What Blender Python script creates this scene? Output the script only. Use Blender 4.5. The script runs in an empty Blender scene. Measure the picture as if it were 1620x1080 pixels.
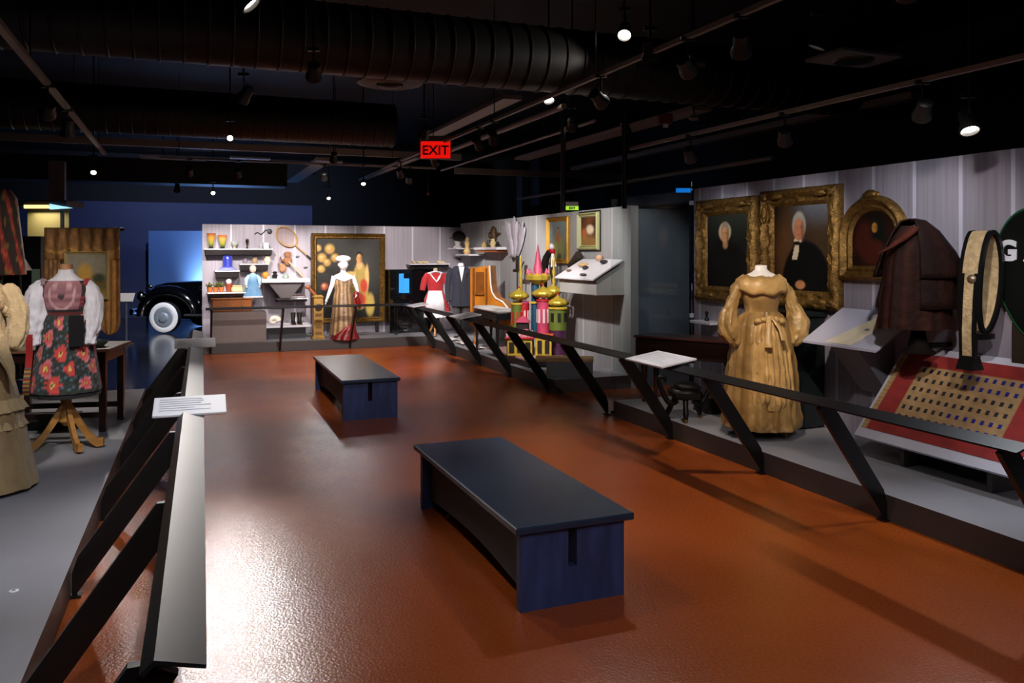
import bpy, math, random
from math import sin, cos, pi, radians, sqrt, atan2, hypot, exp
from mathutils import Vector, Matrix, Euler
random.seed(7)
SC = bpy.context.scene
COL = SC.collection

# ------------------------------------------------------------------ camera, world, exposure
CAM_H = 1.85; F = 1290.0; HZ = 400.0
cd = bpy.data.cameras.new('camera'); cam = bpy.data.objects.new('camera', cd); COL.objects.link(cam)
cam.location = (0, 0, CAM_H); cam.rotation_euler = (pi/2, 0, 0)
cd.sensor_width = 36.0; cd.lens = 36.0*F/1620.0; cd.shift_y = -(540.0-HZ)/1620.0
cd.clip_end = 100; SC.camera = cam
w = bpy.data.worlds.new('world'); SC.world = w; w.use_nodes = True
w.node_tree.nodes['Background'].inputs[0].default_value = (0.50, 0.52, 0.66, 1)
w.node_tree.nodes['Background'].inputs[1].default_value = 0.028
vs = SC.view_settings
vs.view_transform = 'Standard'; vs.look = 'None'; vs.gamma = 1.0; vs.use_curve_mapping = False
vs.exposure = 0.0

# gallery frame: u across the aisle to the right, v along the aisle away from the camera
TH = radians(21.8); CT, ST = cos(TH), sin(TH)
TL = radians(20.8)
def UV(u, v, z=0.0): return Vector((u*CT - v*ST, u*ST + v*CT, z))
def UL(u, v, z=0.0): return Vector((u*cos(TL) - v*sin(TL), u*sin(TL) + v*cos(TL), z))
PZ = 0.18                      # height of the display platforms
UW = 5.68                      # right-hand wall plane
VB = 17.2                      # back wall plane
def on_u(px, py, u=UW):        # point of the plane u = const in this direction: (v, z)
    t = (px-810)/F; Y = u/(CT*t+ST); X = t*Y
    return (-X*ST + Y*CT, CAM_H-(py-HZ)/F*Y)
def on_v(px, py, v=VB):        # point of the plane v = const: (u, z)
    t = (px-810)/F; Y = v/(CT - t*ST); X = t*Y
    return (X*CT + Y*ST, CAM_H-(py-HZ)/F*Y)
def at(px, py, Y): return Vector(((px-810)/F*Y, Y, CAM_H-(py-HZ)/F*Y))

# ------------------------------------------------------------------ materials
def lin(c):
    if isinstance(c, str):
        c = tuple(int(c[i:i+2], 16)/255 for i in (0, 2, 4))
    return tuple(x/12.92 if x <= 0.04045 else ((x+0.055)/1.055)**2.4 for x in c)
MC = {}
def mat(name, col='808080', rough=0.6, metal=0.0, var=0.0, vscale=8.0, bump=0.0, bscale=40.0, stretch=(1,1,1),
        coat=0.0, sheen=0.0, emit=0.0, spec=0.5, vcol=False, col2=None):
    if name in MC: return MC[name]
    m = bpy.data.materials.new(name); m.use_nodes = True; MC[name] = m
    nt = m.node_tree; b = nt.nodes['Principled BSDF']; L = nt.links
    c = lin(col)
    b.inputs['Base Color'].default_value = (*c, 1)
    b.inputs['Roughness'].default_value = rough; b.inputs['Metallic'].default_value = metal
    b.inputs['Specular IOR Level'].default_value = spec
    b.inputs['Coat Weight'].default_value = coat
    b.inputs['Sheen Weight'].default_value = sheen
    if emit: b.inputs['Emission Color'].default_value = (*c, 1); b.inputs['Emission Strength'].default_value = emit
    tc = nt.nodes.new('ShaderNodeTexCoord'); mp = nt.nodes.new('ShaderNodeMapping')
    mp.inputs['Scale'].default_value = stretch; L.new(tc.outputs['Object'], mp.inputs['Vector'])
    src = None
    if vcol:
        a = nt.nodes.new('ShaderNodeAttribute'); a.attribute_name = 'Col'; src = a.outputs['Color']
    if var or col2:
        n = nt.nodes.new('ShaderNodeTexNoise'); n.inputs['Scale'].default_value = vscale; n.inputs['Detail'].default_value = 5
        L.new(mp.outputs[0], n.inputs['Vector'])
        r = nt.nodes.new('ShaderNodeValToRGB'); r.color_ramp.elements[0].position = 0.3; r.color_ramp.elements[1].position = 0.7
        L.new(n.outputs['Fac'], r.inputs[0])
        if col2:
            r.color_ramp.elements[0].color = (*c, 1); r.color_ramp.elements[1].color = (*lin(col2), 1); src2 = r.outputs[0]
        else:
            lo = 1-var; hi = 1+var*0.6
            r.color_ramp.elements[0].color = (lo, lo, lo, 1); r.color_ramp.elements[1].color = (hi, hi, hi, 1)
            mx = nt.nodes.new('ShaderNodeMix'); mx.data_type = 'RGBA'; mx.blend_type = 'MULTIPLY'
            mx.inputs['Factor'].default_value = 1
            if src: L.new(src, mx.inputs[6])
            else: mx.inputs[6].default_value = (*c, 1)
            L.new(r.outputs[0], mx.inputs[7]); src2 = mx.outputs[2]
        src = src2
    if src: L.new(src, b.inputs['Base Color'])
    if bump:
        n2 = nt.nodes.new('ShaderNodeTexNoise'); n2.inputs['Scale'].default_value = bscale; n2.inputs['Detail'].default_value = 4
        L.new(mp.outputs[0], n2.inputs['Vector'])
        bp = nt.nodes.new('ShaderNodeBump'); bp.inputs['Strength'].default_value = bump; bp.inputs['Distance'].default_value = 0.02
        L.new(n2.outputs['Fac'], bp.inputs['Height']); L.new(bp.outputs[0], b.inputs['Normal'])
    return m

def floor_mat():
    m = mat('floor_orange', 'a84a1c', rough=0.25, bump=0.16, bscale=70.0)
    nt = m.node_tree; L = nt.links; b = nt.nodes['Principled BSDF']
    b.inputs['Specular IOR Level'].default_value = 0.55
    tc = nt.nodes.new('ShaderNodeTexCoord')
    n = nt.nodes.new('ShaderNodeTexNoise'); n.inputs['Scale'].default_value = 60; n.inputs['Detail'].default_value = 8; n.inputs['Roughness'].default_value = 0.7
    n3 = nt.nodes.new('ShaderNodeTexNoise'); n3.inputs['Scale'].default_value = 1.3; n3.inputs['Detail'].default_value = 5
    L.new(tc.outputs['Object'], n.inputs['Vector']); L.new(tc.outputs['Object'], n3.inputs['Vector'])
    r = nt.nodes.new('ShaderNodeValToRGB'); e = r.color_ramp.elements
    e[0].position = 0.3; e[0].color = (*lin('94400f'), 1); e[1].position = 0.72; e[1].color = (*lin('b4581f'), 1)
    L.new(n.outputs['Fac'], r.inputs[0])
    r2 = nt.nodes.new('ShaderNodeValToRGB'); r2.color_ramp.elements[0].color = (.82, .82, .82, 1); r2.color_ramp.elements[1].color = (1.1, 1.1, 1.1, 1)
    L.new(n3.outputs['Fac'], r2.inputs[0])
    mx = nt.nodes.new('ShaderNodeMix'); mx.data_type = 'RGBA'; mx.blend_type = 'MULTIPLY'; mx.inputs['Factor'].default_value = 1
    L.new(r.outputs[0], mx.inputs[6]); L.new(r2.outputs[0], mx.inputs[7]); L.new(mx.outputs[2], b.inputs['Base Color'])
    mr = nt.nodes.new('ShaderNodeMapRange'); mr.inputs[3].default_value = 0.20; mr.inputs[4].default_value = 0.30
    L.new(n3.outputs['Fac'], mr.inputs[0]); L.new(mr.outputs[0], b.inputs['Roughness'])
    return m
def wall_mat(name, base, light, pitch=0.44, off=0.0):
    """lilac-grey boards: vertical streaks and a paler narrow joint every pitch metres along local x"""
    m = mat(name, base, rough=0.55)
    nt = m.node_tree; L = nt.links; b = nt.nodes['Principled BSDF']
    tc = nt.nodes.new('ShaderNodeTexCoord'); mp = nt.nodes.new('ShaderNodeMapping'); mp.inputs['Scale'].default_value = (14, 14, 0.25)
    L.new(tc.outputs['Object'], mp.inputs[0])
    n = nt.nodes.new('ShaderNodeTexNoise'); n.inputs['Scale'].default_value = 2.2; n.inputs['Detail'].default_value = 6
    L.new(mp.outputs[0], n.inputs['Vector'])
    r = nt.nodes.new('ShaderNodeValToRGB'); e = r.color_ramp.elements
    c = lin(base); e[0].position = .3; e[0].color = (*[x*.8 for x in c], 1); e[1].position = .7; e[1].color = (*[min(1, x*1.12) for x in c], 1)
    L.new(n.outputs['Fac'], r.inputs[0])
    sp = nt.nodes.new('ShaderNodeSeparateXYZ'); L.new(tc.outputs['Object'], sp.inputs[0])
    a = nt.nodes.new('ShaderNodeMath'); a.operation = 'ADD'; a.inputs[1].default_value = off+100*pitch; L.new(sp.outputs[0], a.inputs[0])
    mo = nt.nodes.new('ShaderNodeMath'); mo.operation = 'MODULO'; mo.inputs[1].default_value = pitch; L.new(a.outputs[0], mo.inputs[0])
    lt = nt.nodes.new('ShaderNodeMath'); lt.operation = 'LESS_THAN'; lt.inputs[1].default_value = 0.035; L.new(mo.outputs[0], lt.inputs[0])
    mx = nt.nodes.new('ShaderNodeMix'); mx.data_type = 'RGBA'; L.new(lt.outputs[0], mx.inputs[0])
    L.new(r.outputs[0], mx.inputs[6]); mx.inputs[7].default_value = (*lin(light), 1); L.new(mx.outputs[2], b.inputs['Base Color'])
    return m
def glass_mat(name, tint=(.93, .97, .97), ior=1.45):
    if name in MC: return MC[name]
    m = bpy.data.materials.new(name); m.use_nodes = True; MC[name] = m; nt = m.node_tree; nt.nodes.clear(); L = nt.links
    o = nt.nodes.new('ShaderNodeOutputMaterial'); t = nt.nodes.new('ShaderNodeBsdfTransparent'); t.inputs[0].default_value = (*tint, 1)
    g = nt.nodes.new('ShaderNodeBsdfGlossy'); g.inputs['Roughness'].default_value = 0.01; f = nt.nodes.new('ShaderNodeFresnel'); f.inputs[0].default_value = ior
    mx = nt.nodes.new('ShaderNodeMixShader'); L.new(f.outputs[0], mx.inputs[0]); L.new(t.outputs[0], mx.inputs[1]); L.new(g.outputs[0], mx.inputs[2]); L.new(mx.outputs[0], o.inputs[0])
    return m

# ------------------------------------------------------------------ mesh building
class MB:
    def __init__(s): s.v = []; s.f = []; s.m = []; s.c = []; s.T = Matrix.Identity(4); s.col = None
    def add(s, vs_, fs, mi=0, cols=None):
        o = len(s.v)
        for i, p in enumerate(vs_):
            s.v.append(tuple(s.T @ Vector(p))); s.c.append(cols[i] if cols else (s.col or (.5, .5, .5)))
        for f in fs: s.f.append(tuple(o+i for i in f)); s.m.append(mi)
        return s
    def box(s, c, d, mi=0, rot=None, taper=1.0, bev=0.0):
        """centre, size; taper scales the top; bev chamfers every edge"""
        x, y, z = d[0]/2, d[1]/2, d[2]/2
        R = (Euler(rot).to_matrix() if rot else Matrix.Identity(3)); C = Vector(c)
        if bev <= 0:
            P = []
            for sz in (-1, 1):
                k = taper if sz > 0 else 1.0
                for sx, sy in ((-1, -1), (1, -1), (1, 1), (-1, 1)): P.append(C + R @ Vector((sx*x*k, sy*y*k, sz*z)))
            return s.add(P, [(3, 2, 1, 0), (4, 5, 6, 7), (0, 1, 5, 4), (1, 2, 6, 5), (2, 3, 7, 6), (3, 0, 4, 7)], mi)
        P = []; idx = {}
        for sx in (-1, 1):
            for sy in (-1, 1):
                for sz in (-1, 1):
                    k = taper if sz > 0 else 1.0
                    for ax in range(3):
                        q = [sx*x*k, sy*y*k, sz*z]; sg = (sx, sy, sz)
                        for j in range(3):
                            if j != ax: q[j] -= sg[j]*bev
                        idx[(sx, sy, sz, ax)] = len(P); P.append(C + R @ Vector(q))
        Fc = []
        for ax in range(3):
            o1, o2 = [j for j in range(3) if j != ax]
            for sg in (-1, 1):
                loop = []
                for a_, b_ in ((-1, -1), (1, -1), (1, 1), (-1, 1)):
                    k = [0, 0, 0]; k[ax] = sg; k[o1] = a_; k[o2] = b_; loop.append(idx[(*k, ax)])
                Fc.append(loop)
            for a_ in (-1, 1):
                for b_ in (-1, 1):
                    k1 = [0, 0, 0]; k1[o1] = a_; k1[o2] = b_; k1[ax] = -1; k2 = list(k1); k2[ax] = 1
                    Fc.append([idx[(*k1, o1)], idx[(*k1, o2)], idx[(*k2, o2)], idx[(*k2, o1)]])
        for sx in (-1, 1):
            for sy in (-1, 1):
                for sz in (-1, 1): Fc.append([idx[(sx, sy, sz, 0)], idx[(sx, sy, sz, 1)], idx[(sx, sy, sz, 2)]])
        return s.add(P, Fc, mi)
    def rings(s, R, closed=True, cap=True, mi=0, cols=None):
        n = len(R[0]); P = [p for r in R for p in r]; Fc = []
        for i in range(len(R)-1):
            for j in range(n if closed else n-1):
                k = (j+1) % n; Fc.append((i*n+j, i*n+k, (i+1)*n+k, (i+1)*n+j))
        if cap and closed: Fc.append(tuple(range(n-1, -1, -1))); Fc.append(tuple((len(R)-1)*n+j for j in range(n)))
        return s.add(P, Fc, mi, cols)
    def lathe(s, prof, c=(0, 0, 0), n=20, mi=0, axis='z', cap=True, cols=None):
        R = []
        for r, h in prof:
            ring = []
            for j in range(n):
                a = 2*pi*j/n; q = (r*cos(a), r*sin(a), h)
                if axis == 'y': q = (q[0], q[2], q[1])
                if axis == 'x': q = (q[2], q[0], q[1])
                ring.append((q[0]+c[0], q[1]+c[1], q[2]+c[2]))
            R.append(ring)
        return s.rings(R, True, cap, mi, cols=[cols[i] for i in range(len(prof)) for _ in range(n)] if cols else None)
    def ball(s, c, r, mi=0, n=14, m=8, rot=None):
        if not isinstance(r, (tuple, list)): r = (r, r, r)
        R = []; M_ = Euler(rot).to_matrix() if rot else Matrix.Identity(3)
        for i in range(m+1):
            ph = -pi/2 + pi*(i if 0 < i < m else (0.02 if i == 0 else m-0.02))/m
            R.append([Vector(c) + M_ @ Vector((r[0]*cos(ph)*cos(2*pi*j/n), r[1]*cos(ph)*sin(2*pi*j/n), r[2]*sin(ph))) for j in range(n)])
        return s.rings(R, True, True, mi)
    def tube(s, path, rad, n=10, mi=0, cap=True, flat=1.0, fold=0.0, fn=7):
        P = [Vector(p) for p in path]; m = len(P)
        if not isinstance(rad, (list, tuple)): rad = [rad]*m
        R = []; up = None
        for i in range(m):
            d = (P[min(i+1, m-1)]-P[max(i-1, 0)]).normalized()
            if up is None:
                up = Vector((0, 0, 1)) if abs(d.z) < .9 else Vector((0, 1, 0))
            a = d.cross(up)
            if a.length < 1e-4: a = d.cross(Vector((1, 0, 0)))
            a.normalize(); b = a.cross(d).normalized(); up = b
            R.append([P[i] + (a*cos(2*pi*j/n) + b*sin(2*pi*j/n)*flat)*rad[i]*(1+fold*cos(fn*2*pi*j/n+i*.7)) for j in range(n)])
        return s.rings(R, True, cap, mi)
    def prism(s, poly, plane='xz', d0=0.0, d1=0.1, mi=0):
        """extrude a 2-D outline; plane names the two axes of the outline"""
        def q(a, b, d):
            return {'xz': (a, d, b), 'yz': (d, a, b), 'xy': (a, b, d)}[plane]
        n = len(poly); P = [q(a, b, d0) for a, b in poly] + [q(a, b, d1) for a, b in poly]
        Fc = [tuple(range(n)), tuple(range(2*n-1, n-1, -1))] + [(j, n+j, n+(j+1) % n, (j+1) % n) for j in range(n)]
        return s.add(P, Fc, mi)
    def grid(s, nx, ny, fn, mi=0, colfn=None):
        P = []; C_ = []
        for j in range(ny+1):
            for i in range(nx+1):
                a, b = i/nx, j/ny; P.append(fn(a, b)); C_.append(colfn(a, b) if colfn else (s.col or (.5, .5, .5)))
        Fc = [(j*(nx+1)+i, j*(nx+1)+i+1, (j+1)*(nx+1)+i+1, (j+1)*(nx+1)+i) for j in range(ny) for i in range(nx)]
        return s.add(P, Fc, mi, C_)
    def garment(s, rows, n=48, folds=14, phase=0.0, mi=0, cap=False, colfn=None, seed=1):
        """rows (z, rx, ry, cx, cy, fold) from bottom to top"""
        rnd = random.Random(seed); ph = [rnd.uniform(0, 6.28) for _ in range(6)]
        R = []; cc = []
        for (z, rx, ry, cx, cy, fo) in rows:
            ring = []
            for j in range(n):
                a = 2*pi*j/n
                k = 1 + fo*(.6*cos(folds*a+phase+ph[0]+z*.6) + .3*cos((folds*1.7//1)*a+ph[1]-z) + .25*sin((folds//2)*a+ph[2]))
                ring.append((cx+rx*k*cos(a), cy+ry*k*sin(a), z+fo*.05*cos(3*a+ph[3])))
                cc.append(colfn(j/n, z) if colfn else (s.col or (.5, .5, .5)))
            R.append(ring)
        return s.rings(R, True, cap, mi, cc)
    def build(s, name, mats, parent=None, smooth=False, loc=None, rotz=0.0, ang=40, solid=0.0, sub=0, crumple=0.0, csize=.10):
        me = bpy.data.meshes.new(name); me.from_pydata(s.v, [], s.f)
        if not isinstance(mats, (list, tuple)): mats = [mats]
        for m in mats: me.materials.append(m)
        for i, p in enumerate(me.polygons): p.material_index = s.m[i]; p.use_smooth = smooth
        ca = me.color_attributes.new('Col', 'FLOAT_COLOR', 'POINT')
        for i, c in enumerate(s.c): ca.data[i].color = (*c[:3], 1)
        import bmesh
        bm = bmesh.new(); bm.from_mesh(me); bmesh.ops.recalc_face_normals(bm, faces=bm.faces)
        if smooth:
            for e in bm.edges:
                if len(e.link_faces) == 2 and e.calc_face_angle(0) > radians(ang): e.smooth = False
        bm.to_mesh(me); bm.free(); me.update()
        o = bpy.data.objects.new(name, me); COL.objects.link(o)
        if parent: o.parent = parent
        if loc is not None: o.location = loc; o.rotation_euler = (0, 0, rotz)
        if solid:
            md = o.modifiers.new('thickness', 'SOLIDIFY'); md.thickness = solid; md.offset = 0
        if sub:
            md = o.modifiers.new('smooth', 'SUBSURF'); md.levels = sub; md.render_levels = sub
        if crumple:
            tx = bpy.data.textures.new('crumple', 'CLOUDS'); tx.noise_scale = csize; tx.noise_depth = 2
            md = o.modifiers.new('crumple', 'DISPLACE'); md.texture = tx; md.strength = crumple; md.mid_level = .5; md.texture_coords = 'LOCAL'
        return o
def tag(o, label=None, cat=None, group=None, kind=None):
    if label: o['label'] = label
    if cat: o['category'] = cat
    if group: o['group'] = group
    if kind: o['kind'] = kind
    return o
def thing(name, label, cat, loc=(0, 0, 0), rz=0.0, group=None):
    o = bpy.data.objects.new(name, None); COL.objects.link(o); o.empty_display_size = .1
    o.location = loc; o.rotation_euler = (0, 0, rz)
    return tag(o, label, cat, group)
def one(name, label, cat, mb, mats, loc, rz=0.0, group=None, **k):
    return tag(mb.build(name, mats, None, loc=loc, rotz=rz, **k), label, cat, group)
def struct(name, mb, mats, loc=(0, 0, 0), rz=0.0, **k):
    return tag(mb.build(name, mats, None, loc=loc, rotz=rz, **k), kind='structure')
def text_mesh(name, s, size, depth, m, parent, loc, rot, align='CENTER', bold=0.0):
    cu = bpy.data.curves.new(name, 'FONT'); cu.body = s; cu.size = size; cu.extrude = depth; cu.align_x = align; cu.offset = bold
    t = bpy.data.objects.new(name+'_tmp', cu); COL.objects.link(t)
    bpy.context.view_layer.update()
    me = bpy.data.meshes.new_from_object(t.evaluated_get(bpy.context.evaluated_depsgraph_get()))
    bpy.data.objects.remove(t); me.materials.clear(); me.materials.append(m)
    o = bpy.data.objects.new(name, me); COL.objects.link(o); o.parent = parent; o.location = loc; o.rotation_euler = rot
    return o
def sm(a, b, x):
    t = max(0., min(1., (x-a)/(b-a))) if a != b else 0; return t*t*(3-2*t)
def mixc(a, b, k): return tuple(a[i]*(1-k)+b[i]*k for i in range(3))
def ell(x, y, cx, cy, rx, ry, soft=.25):       # 1 inside an ellipse
    d = sqrt(((x-cx)/rx)**2+((y-cy)/ry)**2); return 1-sm(1-soft, 1+soft, d)
RU = TH - pi/2       # turn of things on the right wall (local x to the right as seen, y into the wall)
black = mat('black_metal', '0b0b0c', rough=0.38, metal=0.0, spec=.5, var=.2, vscale=3)
white = mat('white_paint', 'd8d5dc', rough=0.5)
ceilm = mat('ceiling_black', '0b0c0b', rough=0.75)
gilt = mat('gilt', '80602f', rough=0.45, metal=0.7, var=.6, vscale=25, bump=.5, bscale=60)
# ------------------------------------------------------------------ track spotlights (they light the whole gallery)
lamp_black = mat('lamp_black', '101011', rough=.45)
LG = 2.6
def spotlight(pos, target, power, angle=38, blend=.6, col=(1, .93, .86), label=None, z_up=None, size=.045, lens=14.0, rod=True, group='track spotlights over the aisle', sc=1.0):
    pos = Vector(pos); d = (Vector(target)-pos).normalized()
    t = thing('track_spotlight', label or 'black track spotlight above the aisle', 'spotlight', pos, 0, group)
    q = d.to_track_quat('Z', 'Y').to_matrix().to_4x4()
    q = q @ Matrix.Scale(sc, 4); a = MB(); a.T = q; a.lathe([(.030, -.13), (.05, -.12), (.052, -.03), (.066, .0), (.068, .035), (.058, .035), (.052, .008)], n=18, cap=True)
    a.build('lamp_head', lamp_black, t, smooth=True)
    b = MB(); b.T = q; b.lathe([(.0005, .012), (.054, .012)], n=18, cap=False)
    b.build('lens', mat('lens_%d' % int(lens), 'fff3e2', emit=lens), t)
    c = MB(); c.tube([(0, 0, .02), (0, 0, 4.75-pos.z if rod == 'ceiling' else .20)], .010, 8); c.box((0, 0, .215), (.10, .035, .03)); c.build('bracket', lamp_black, t)
    ld = bpy.data.lights.new('spot', 'SPOT'); ld.energy = power*LG; ld.spot_size = radians(angle); ld.spot_blend = blend
    ld.shadow_soft_size = size; ld.color = col
    lo = bpy.data.objects.new('lamp_light', ld); COL.objects.link(lo); lo.parent = t
    lo.matrix_local = Matrix.Translation(d*.06*max(sc, .8)) @ (-d).to_track_quat('Z', 'Y').to_matrix().to_4x4()
    return t
WARM = (1, .86, .70); NEU = (1, .93, .88); COOL = (.86, .92, 1)
ZT = 3.15
# lamps added to brighten the floor, the near bench faces and dim spots
for i, (u, v, tu, tv, tz, W, A, lb) in enumerate((
    (1.6, -1.2, 1.9, 4.0, .2, 60, 60, 'added spotlight behind the camera aimed at the near bench'),
    (3.2, .2, 3.2, 3.4, 0, 24, 70, 'added spotlight behind the camera on the right, aimed at the aisle floor'),
    (.3, .4, .6, 3.2, 0, 25, 60, 'added spotlight above the camera aimed at the floor by the left rail'),
    (2.2, 3.6, 2.4, 9.0, 0, 70, 60, 'added spotlight over the near bench aimed down the aisle'),
    (1.0, 7.0, 1.6, 12.5, 0, 130, 60, 'added spotlight over the far bench aimed down the aisle'),
    (4.2, 4.6, 3.3, 5.7, 0, 60, 66, 'added spotlight over the right rail aimed at the aisle floor'),
    (3.3, 5.4, 3.92, 6.25, .9, 30, 16, 'added narrow spotlight aimed at the label panel on the right rail'),
    (5.0, 8.75, 6.1, 9.78, 1.2, 22, 60, 'added spotlight in the gap behind the clear glass barrier'),
    (2.2, 13.2, 2.4, 16.4, .18, 130, 84, 'added spotlight aimed at the floor of the back platform'),
    (2.8, 10.0, 2.6, 14.4, 0, 360, 60, 'added spotlight over the far floor in front of the back wall'))):
    spotlight(UV(u, v, ZT+.2), UV(tu, tv, tz), W, A, .8, NEU, lb, lens=5, rod='ceiling')
LAMPS = [
 # u, v, z, target u v z, W, cone, colour, label
 (3.55, 2.0, ZT, 5.35, 4.3, .60, 60, 44, NEU, 'spotlight off to the right, aimed at the tilted quilt board'),
 (3.35, 3.0, ZT, 5.45, 4.8, 1.75, 75, 40, NEU, 'spotlight aimed at the brown cape and oval hoop'),
 (3.30, 4.3, ZT, 4.75, 6.1, 1.25, 120, 34, WARM, 'spotlight aimed at the golden silk gown'),
 (3.10, 4.9, ZT, 5.68, 6.5, 1.90, 60, 28, WARM, 'spotlight aimed at the portrait of the white-haired man'),
 (3.10, 6.2, ZT, 5.68, 7.6, 1.90, 50, 28, NEU, 'spotlight aimed at the portrait of the woman in black'),
 (3.00, 8.8, ZT, 4.95, 11.3, 1.00, 190, 34, NEU, 'spotlight aimed at the palace model'),
 (3.60, 9.3, ZT, 5.65, 11.2, 1.30, 120, 60, NEU, 'spotlight aimed at the tilted object shelf beside the palace model'),
 (2.90, 11.2, ZT, 5.3, 13.6, 1.40, 230, 54, NEU, 'spotlight aimed at the orange wooden piano case'),
 (2.70, 13.2, ZT, 4.9, 15.6, 1.15, 150, 44, NEU, 'spotlight aimed at the navy coat and red jacket'),
 (2.20, 14.2, ZT, 2.6, 17.0, 1.30, 160, 46, NEU, 'spotlight aimed at the large gilt painting'),
 (0.80, 14.2, ZT, 1.3, 17.1, 1.50, 170, 48, NEU, 'spotlight aimed at the tennis racket and white table'),
 (0.05, 14.2, ZT, -.1, 17.1, 1.50, 150, 46, NEU, 'spotlight aimed at the shelves on the left of the back wall'),
 (3.70, 14.2, ZT, 4.4, 17.1, 1.60, 110, 46, NEU, 'spotlight aimed at the back corner of the gallery'),
]
for i, (u, v, z, tu, tv, tz, W, A, c, lb) in enumerate(LAMPS):
    if v < 14: u = 3.3
    if v > 11: W *= 1.3
    spotlight(UV(u, v, z), UV(tu, tv, tz), W, A, .7, c, lb, lens=6)
# wall washers close to the right wall
for v, tv, W in ((2.6, 3.9, 16), (4.2, 5.4, 14), (5.6, 6.6, 10), (7.0, 7.8, 8)):
    spotlight(UV(4.75, v, 2.82), UV(UW, tv, 1.9), W, 70, .9, COOL, 'spotlight on the track along the right-hand portrait wall, ' + {2.6: 'nearest one', 4.2: 'second from the near end', 5.6: 'third from the near end', 7.0: 'farthest one'}[v], lens=3, group='spotlights on the right wall track')
# left platform
for (u, v, z), T, W, A, c, lb in (
    ((-1.05, 3.4, 3.0), (-2.0, 5.9, 1.2), 62, 34, WARM, 'spotlight on the left track aimed at the ivory gown'),
    ((-1.05, 5.2, 3.0), (-1.15, 7.7, 1.0), 95, 36, NEU, 'spotlight on the left track aimed at the embroidered folk dress'),
    ((-1.05, 2.0, 3.0), (-1.55, 4.2, .18), 26, 60, COOL, 'spotlight on the left track nearest the camera'),
    ((-1.05, 7.6, 3.0), (-1.8, 10.6, 1.6), 75, 36, WARM, 'spotlight on the left track aimed at the golden drapery'),
    ((-1.05, 8.8, 3.0), (-1.30, 9.9, .18), 60, 24, NEU, 'far spotlight on the left track lighting the platform end')):
    spotlight(UV(*[u, v], z), UV(*T), W, A, .6, c, lb, lens=8, group='spotlights on the left track')
for (u, v, z), T, W, A, c, lb in (  # lamps added to lift the dim left platform, drapery and side wall paintings
    ((.35, 3.6, 3.3), (-1.15, 6.2, .18), 85, 56, COOL, 'added spotlight over the left rail aimed at the left platform'),
    ((.2, 1.2, 3.3), (-1.0, 4.0, .18), 60, 60, COOL, 'added spotlight over the near end of the left rail'),
    ((.5, 8.0, 3.3), (-1.0, 10.6, 1.0), 80, 50, WARM, 'added spotlight over the far end of the left rail'),
    ((4.1, 8.4, 3.3), (5.65, 11.4, 1.9), 70, 40, NEU, 'added spotlight aimed at the two paintings on the side wall')):
    spotlight(UV(u, v, z), UV(*T), W, A, .8, c, lb, lens=4, rod='ceiling')
# lamps over the aisle, on the pipe grid; visible as bright discs
AISLE = [
 (at(392, 2, 4.9), (1.4, 5.2, 0), 22, 60, NEU, 'large bright spotlight at the top edge over the left of the aisle', 14),
 (at(988, 53, 7.3), UV(1.6, 3.4, 0), 40, 60, NEU, 'bright round spotlight in front of the big duct', 14),
 (at(868, 156, 9.2), UV(3.6, 6.6, .5), 40, 60, NEU, 'bright twin-shaped spotlight hanging under the big duct', 14),
 (at(364, 218, 10.0), Vector((-1.35, 3.4, 0)), 230, 34, NEU, 'small spotlight left of the exit sign at the same height', 14),
 (at(337, 305, 15.5), UV(1.0, 9.0, 0), 15, 60, NEU, 'small bright spotlight above the left end of the back wall', 20),
 (at(575, 290, 13.5), UV(2.2, 10.5, 0), 18, 60, NEU, 'small spotlight left of and below the exit sign', 16),
 (at(520, 313, 15.6), UV(2.4, 12.5, 0), 40, 60, NEU, 'small spotlight above the large gilt painting', 10),
 (at(148, 272, 11.0), UV(-1.2, 8.5, 0), 30, 60, NEU, 'small spotlight at the far end of the left track', 14),
 (at(1533, 201, 5.6), UV(4.4, 2.9, .18), 45, 80, COOL, 'bright spotlight over the tilted quilt board by the right wall', 20),
]
for p, T, W, A, c, lb, le in AISLE:
    spotlight(p, Vector(T), W, A, .8, c, lb, lens=le, sc=1.0 if p.y < 9.5 else .62, rod='ceiling', group='aisle spotlights showing as bright dots')
# a lamp grazing along the big duct
spotlight(UV(4.6, 6.75, 3.72), UV(2.75, 7.55, 3.86), 26, 34, .35, NEU, 'spotlight turned up against the big round duct', lens=4, rod='ceiling')

# ------------------------------------------------------------------ structure
fo = floor_mat()
fl = [UL(-.70, -4.8), UV(9.2, -4.6), UV(9.2, 15.82), UV(-.02, 15.82), UL(-.20, 15.3), UL(-.20, 11.02), UL(-.70, 11.02)]
a = MB(); a.prism([(p.x, p.y) for p in fl], 'xy', -.10, 0); struct('floor', a, fo)
tile = mat('dark_tile', '1d2026', rough=.16, var=.3, vscale=2, spec=.7)
a = MB(); a.box((0, 0, -.055), (20, 34, .1)); struct('floor', a, tile, UV(-.2, 10.0, 0), TH)
plat = mat('platform_grey', '8d8c93', rough=.42, var=.14, vscale=1.2, bump=.03, bscale=8, stretch=(1, 1, 1))
riser = mat('riser_brown', '47403f', rough=.5, var=.1, vscale=3)
def platform(name, poly):
    b = MB(); n = len(poly); P = [(x, y, 0.001) for x, y in poly] + [(x, y, PZ) for x, y in poly]
    b.add(P, [(j, (j+1) % n, n+(j+1) % n, n+j) for j in range(n)], 1)
    b.add([(x, y, PZ) for x, y in poly], [tuple(range(n))], 0)
    b.add([(x, y, .001) for x, y in poly], [tuple(range(n-1, -1, -1))], 1)
    return struct(name, b, [plat, riser])
def xy(p): return (p.x, p.y)
platform('trim_1', [xy(UL(-.66, -1.5)), xy(UL(-.66, 11.0)), xy(UL(-6.2, 11.0)), xy(UL(-6.2, -1.5))])
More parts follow.
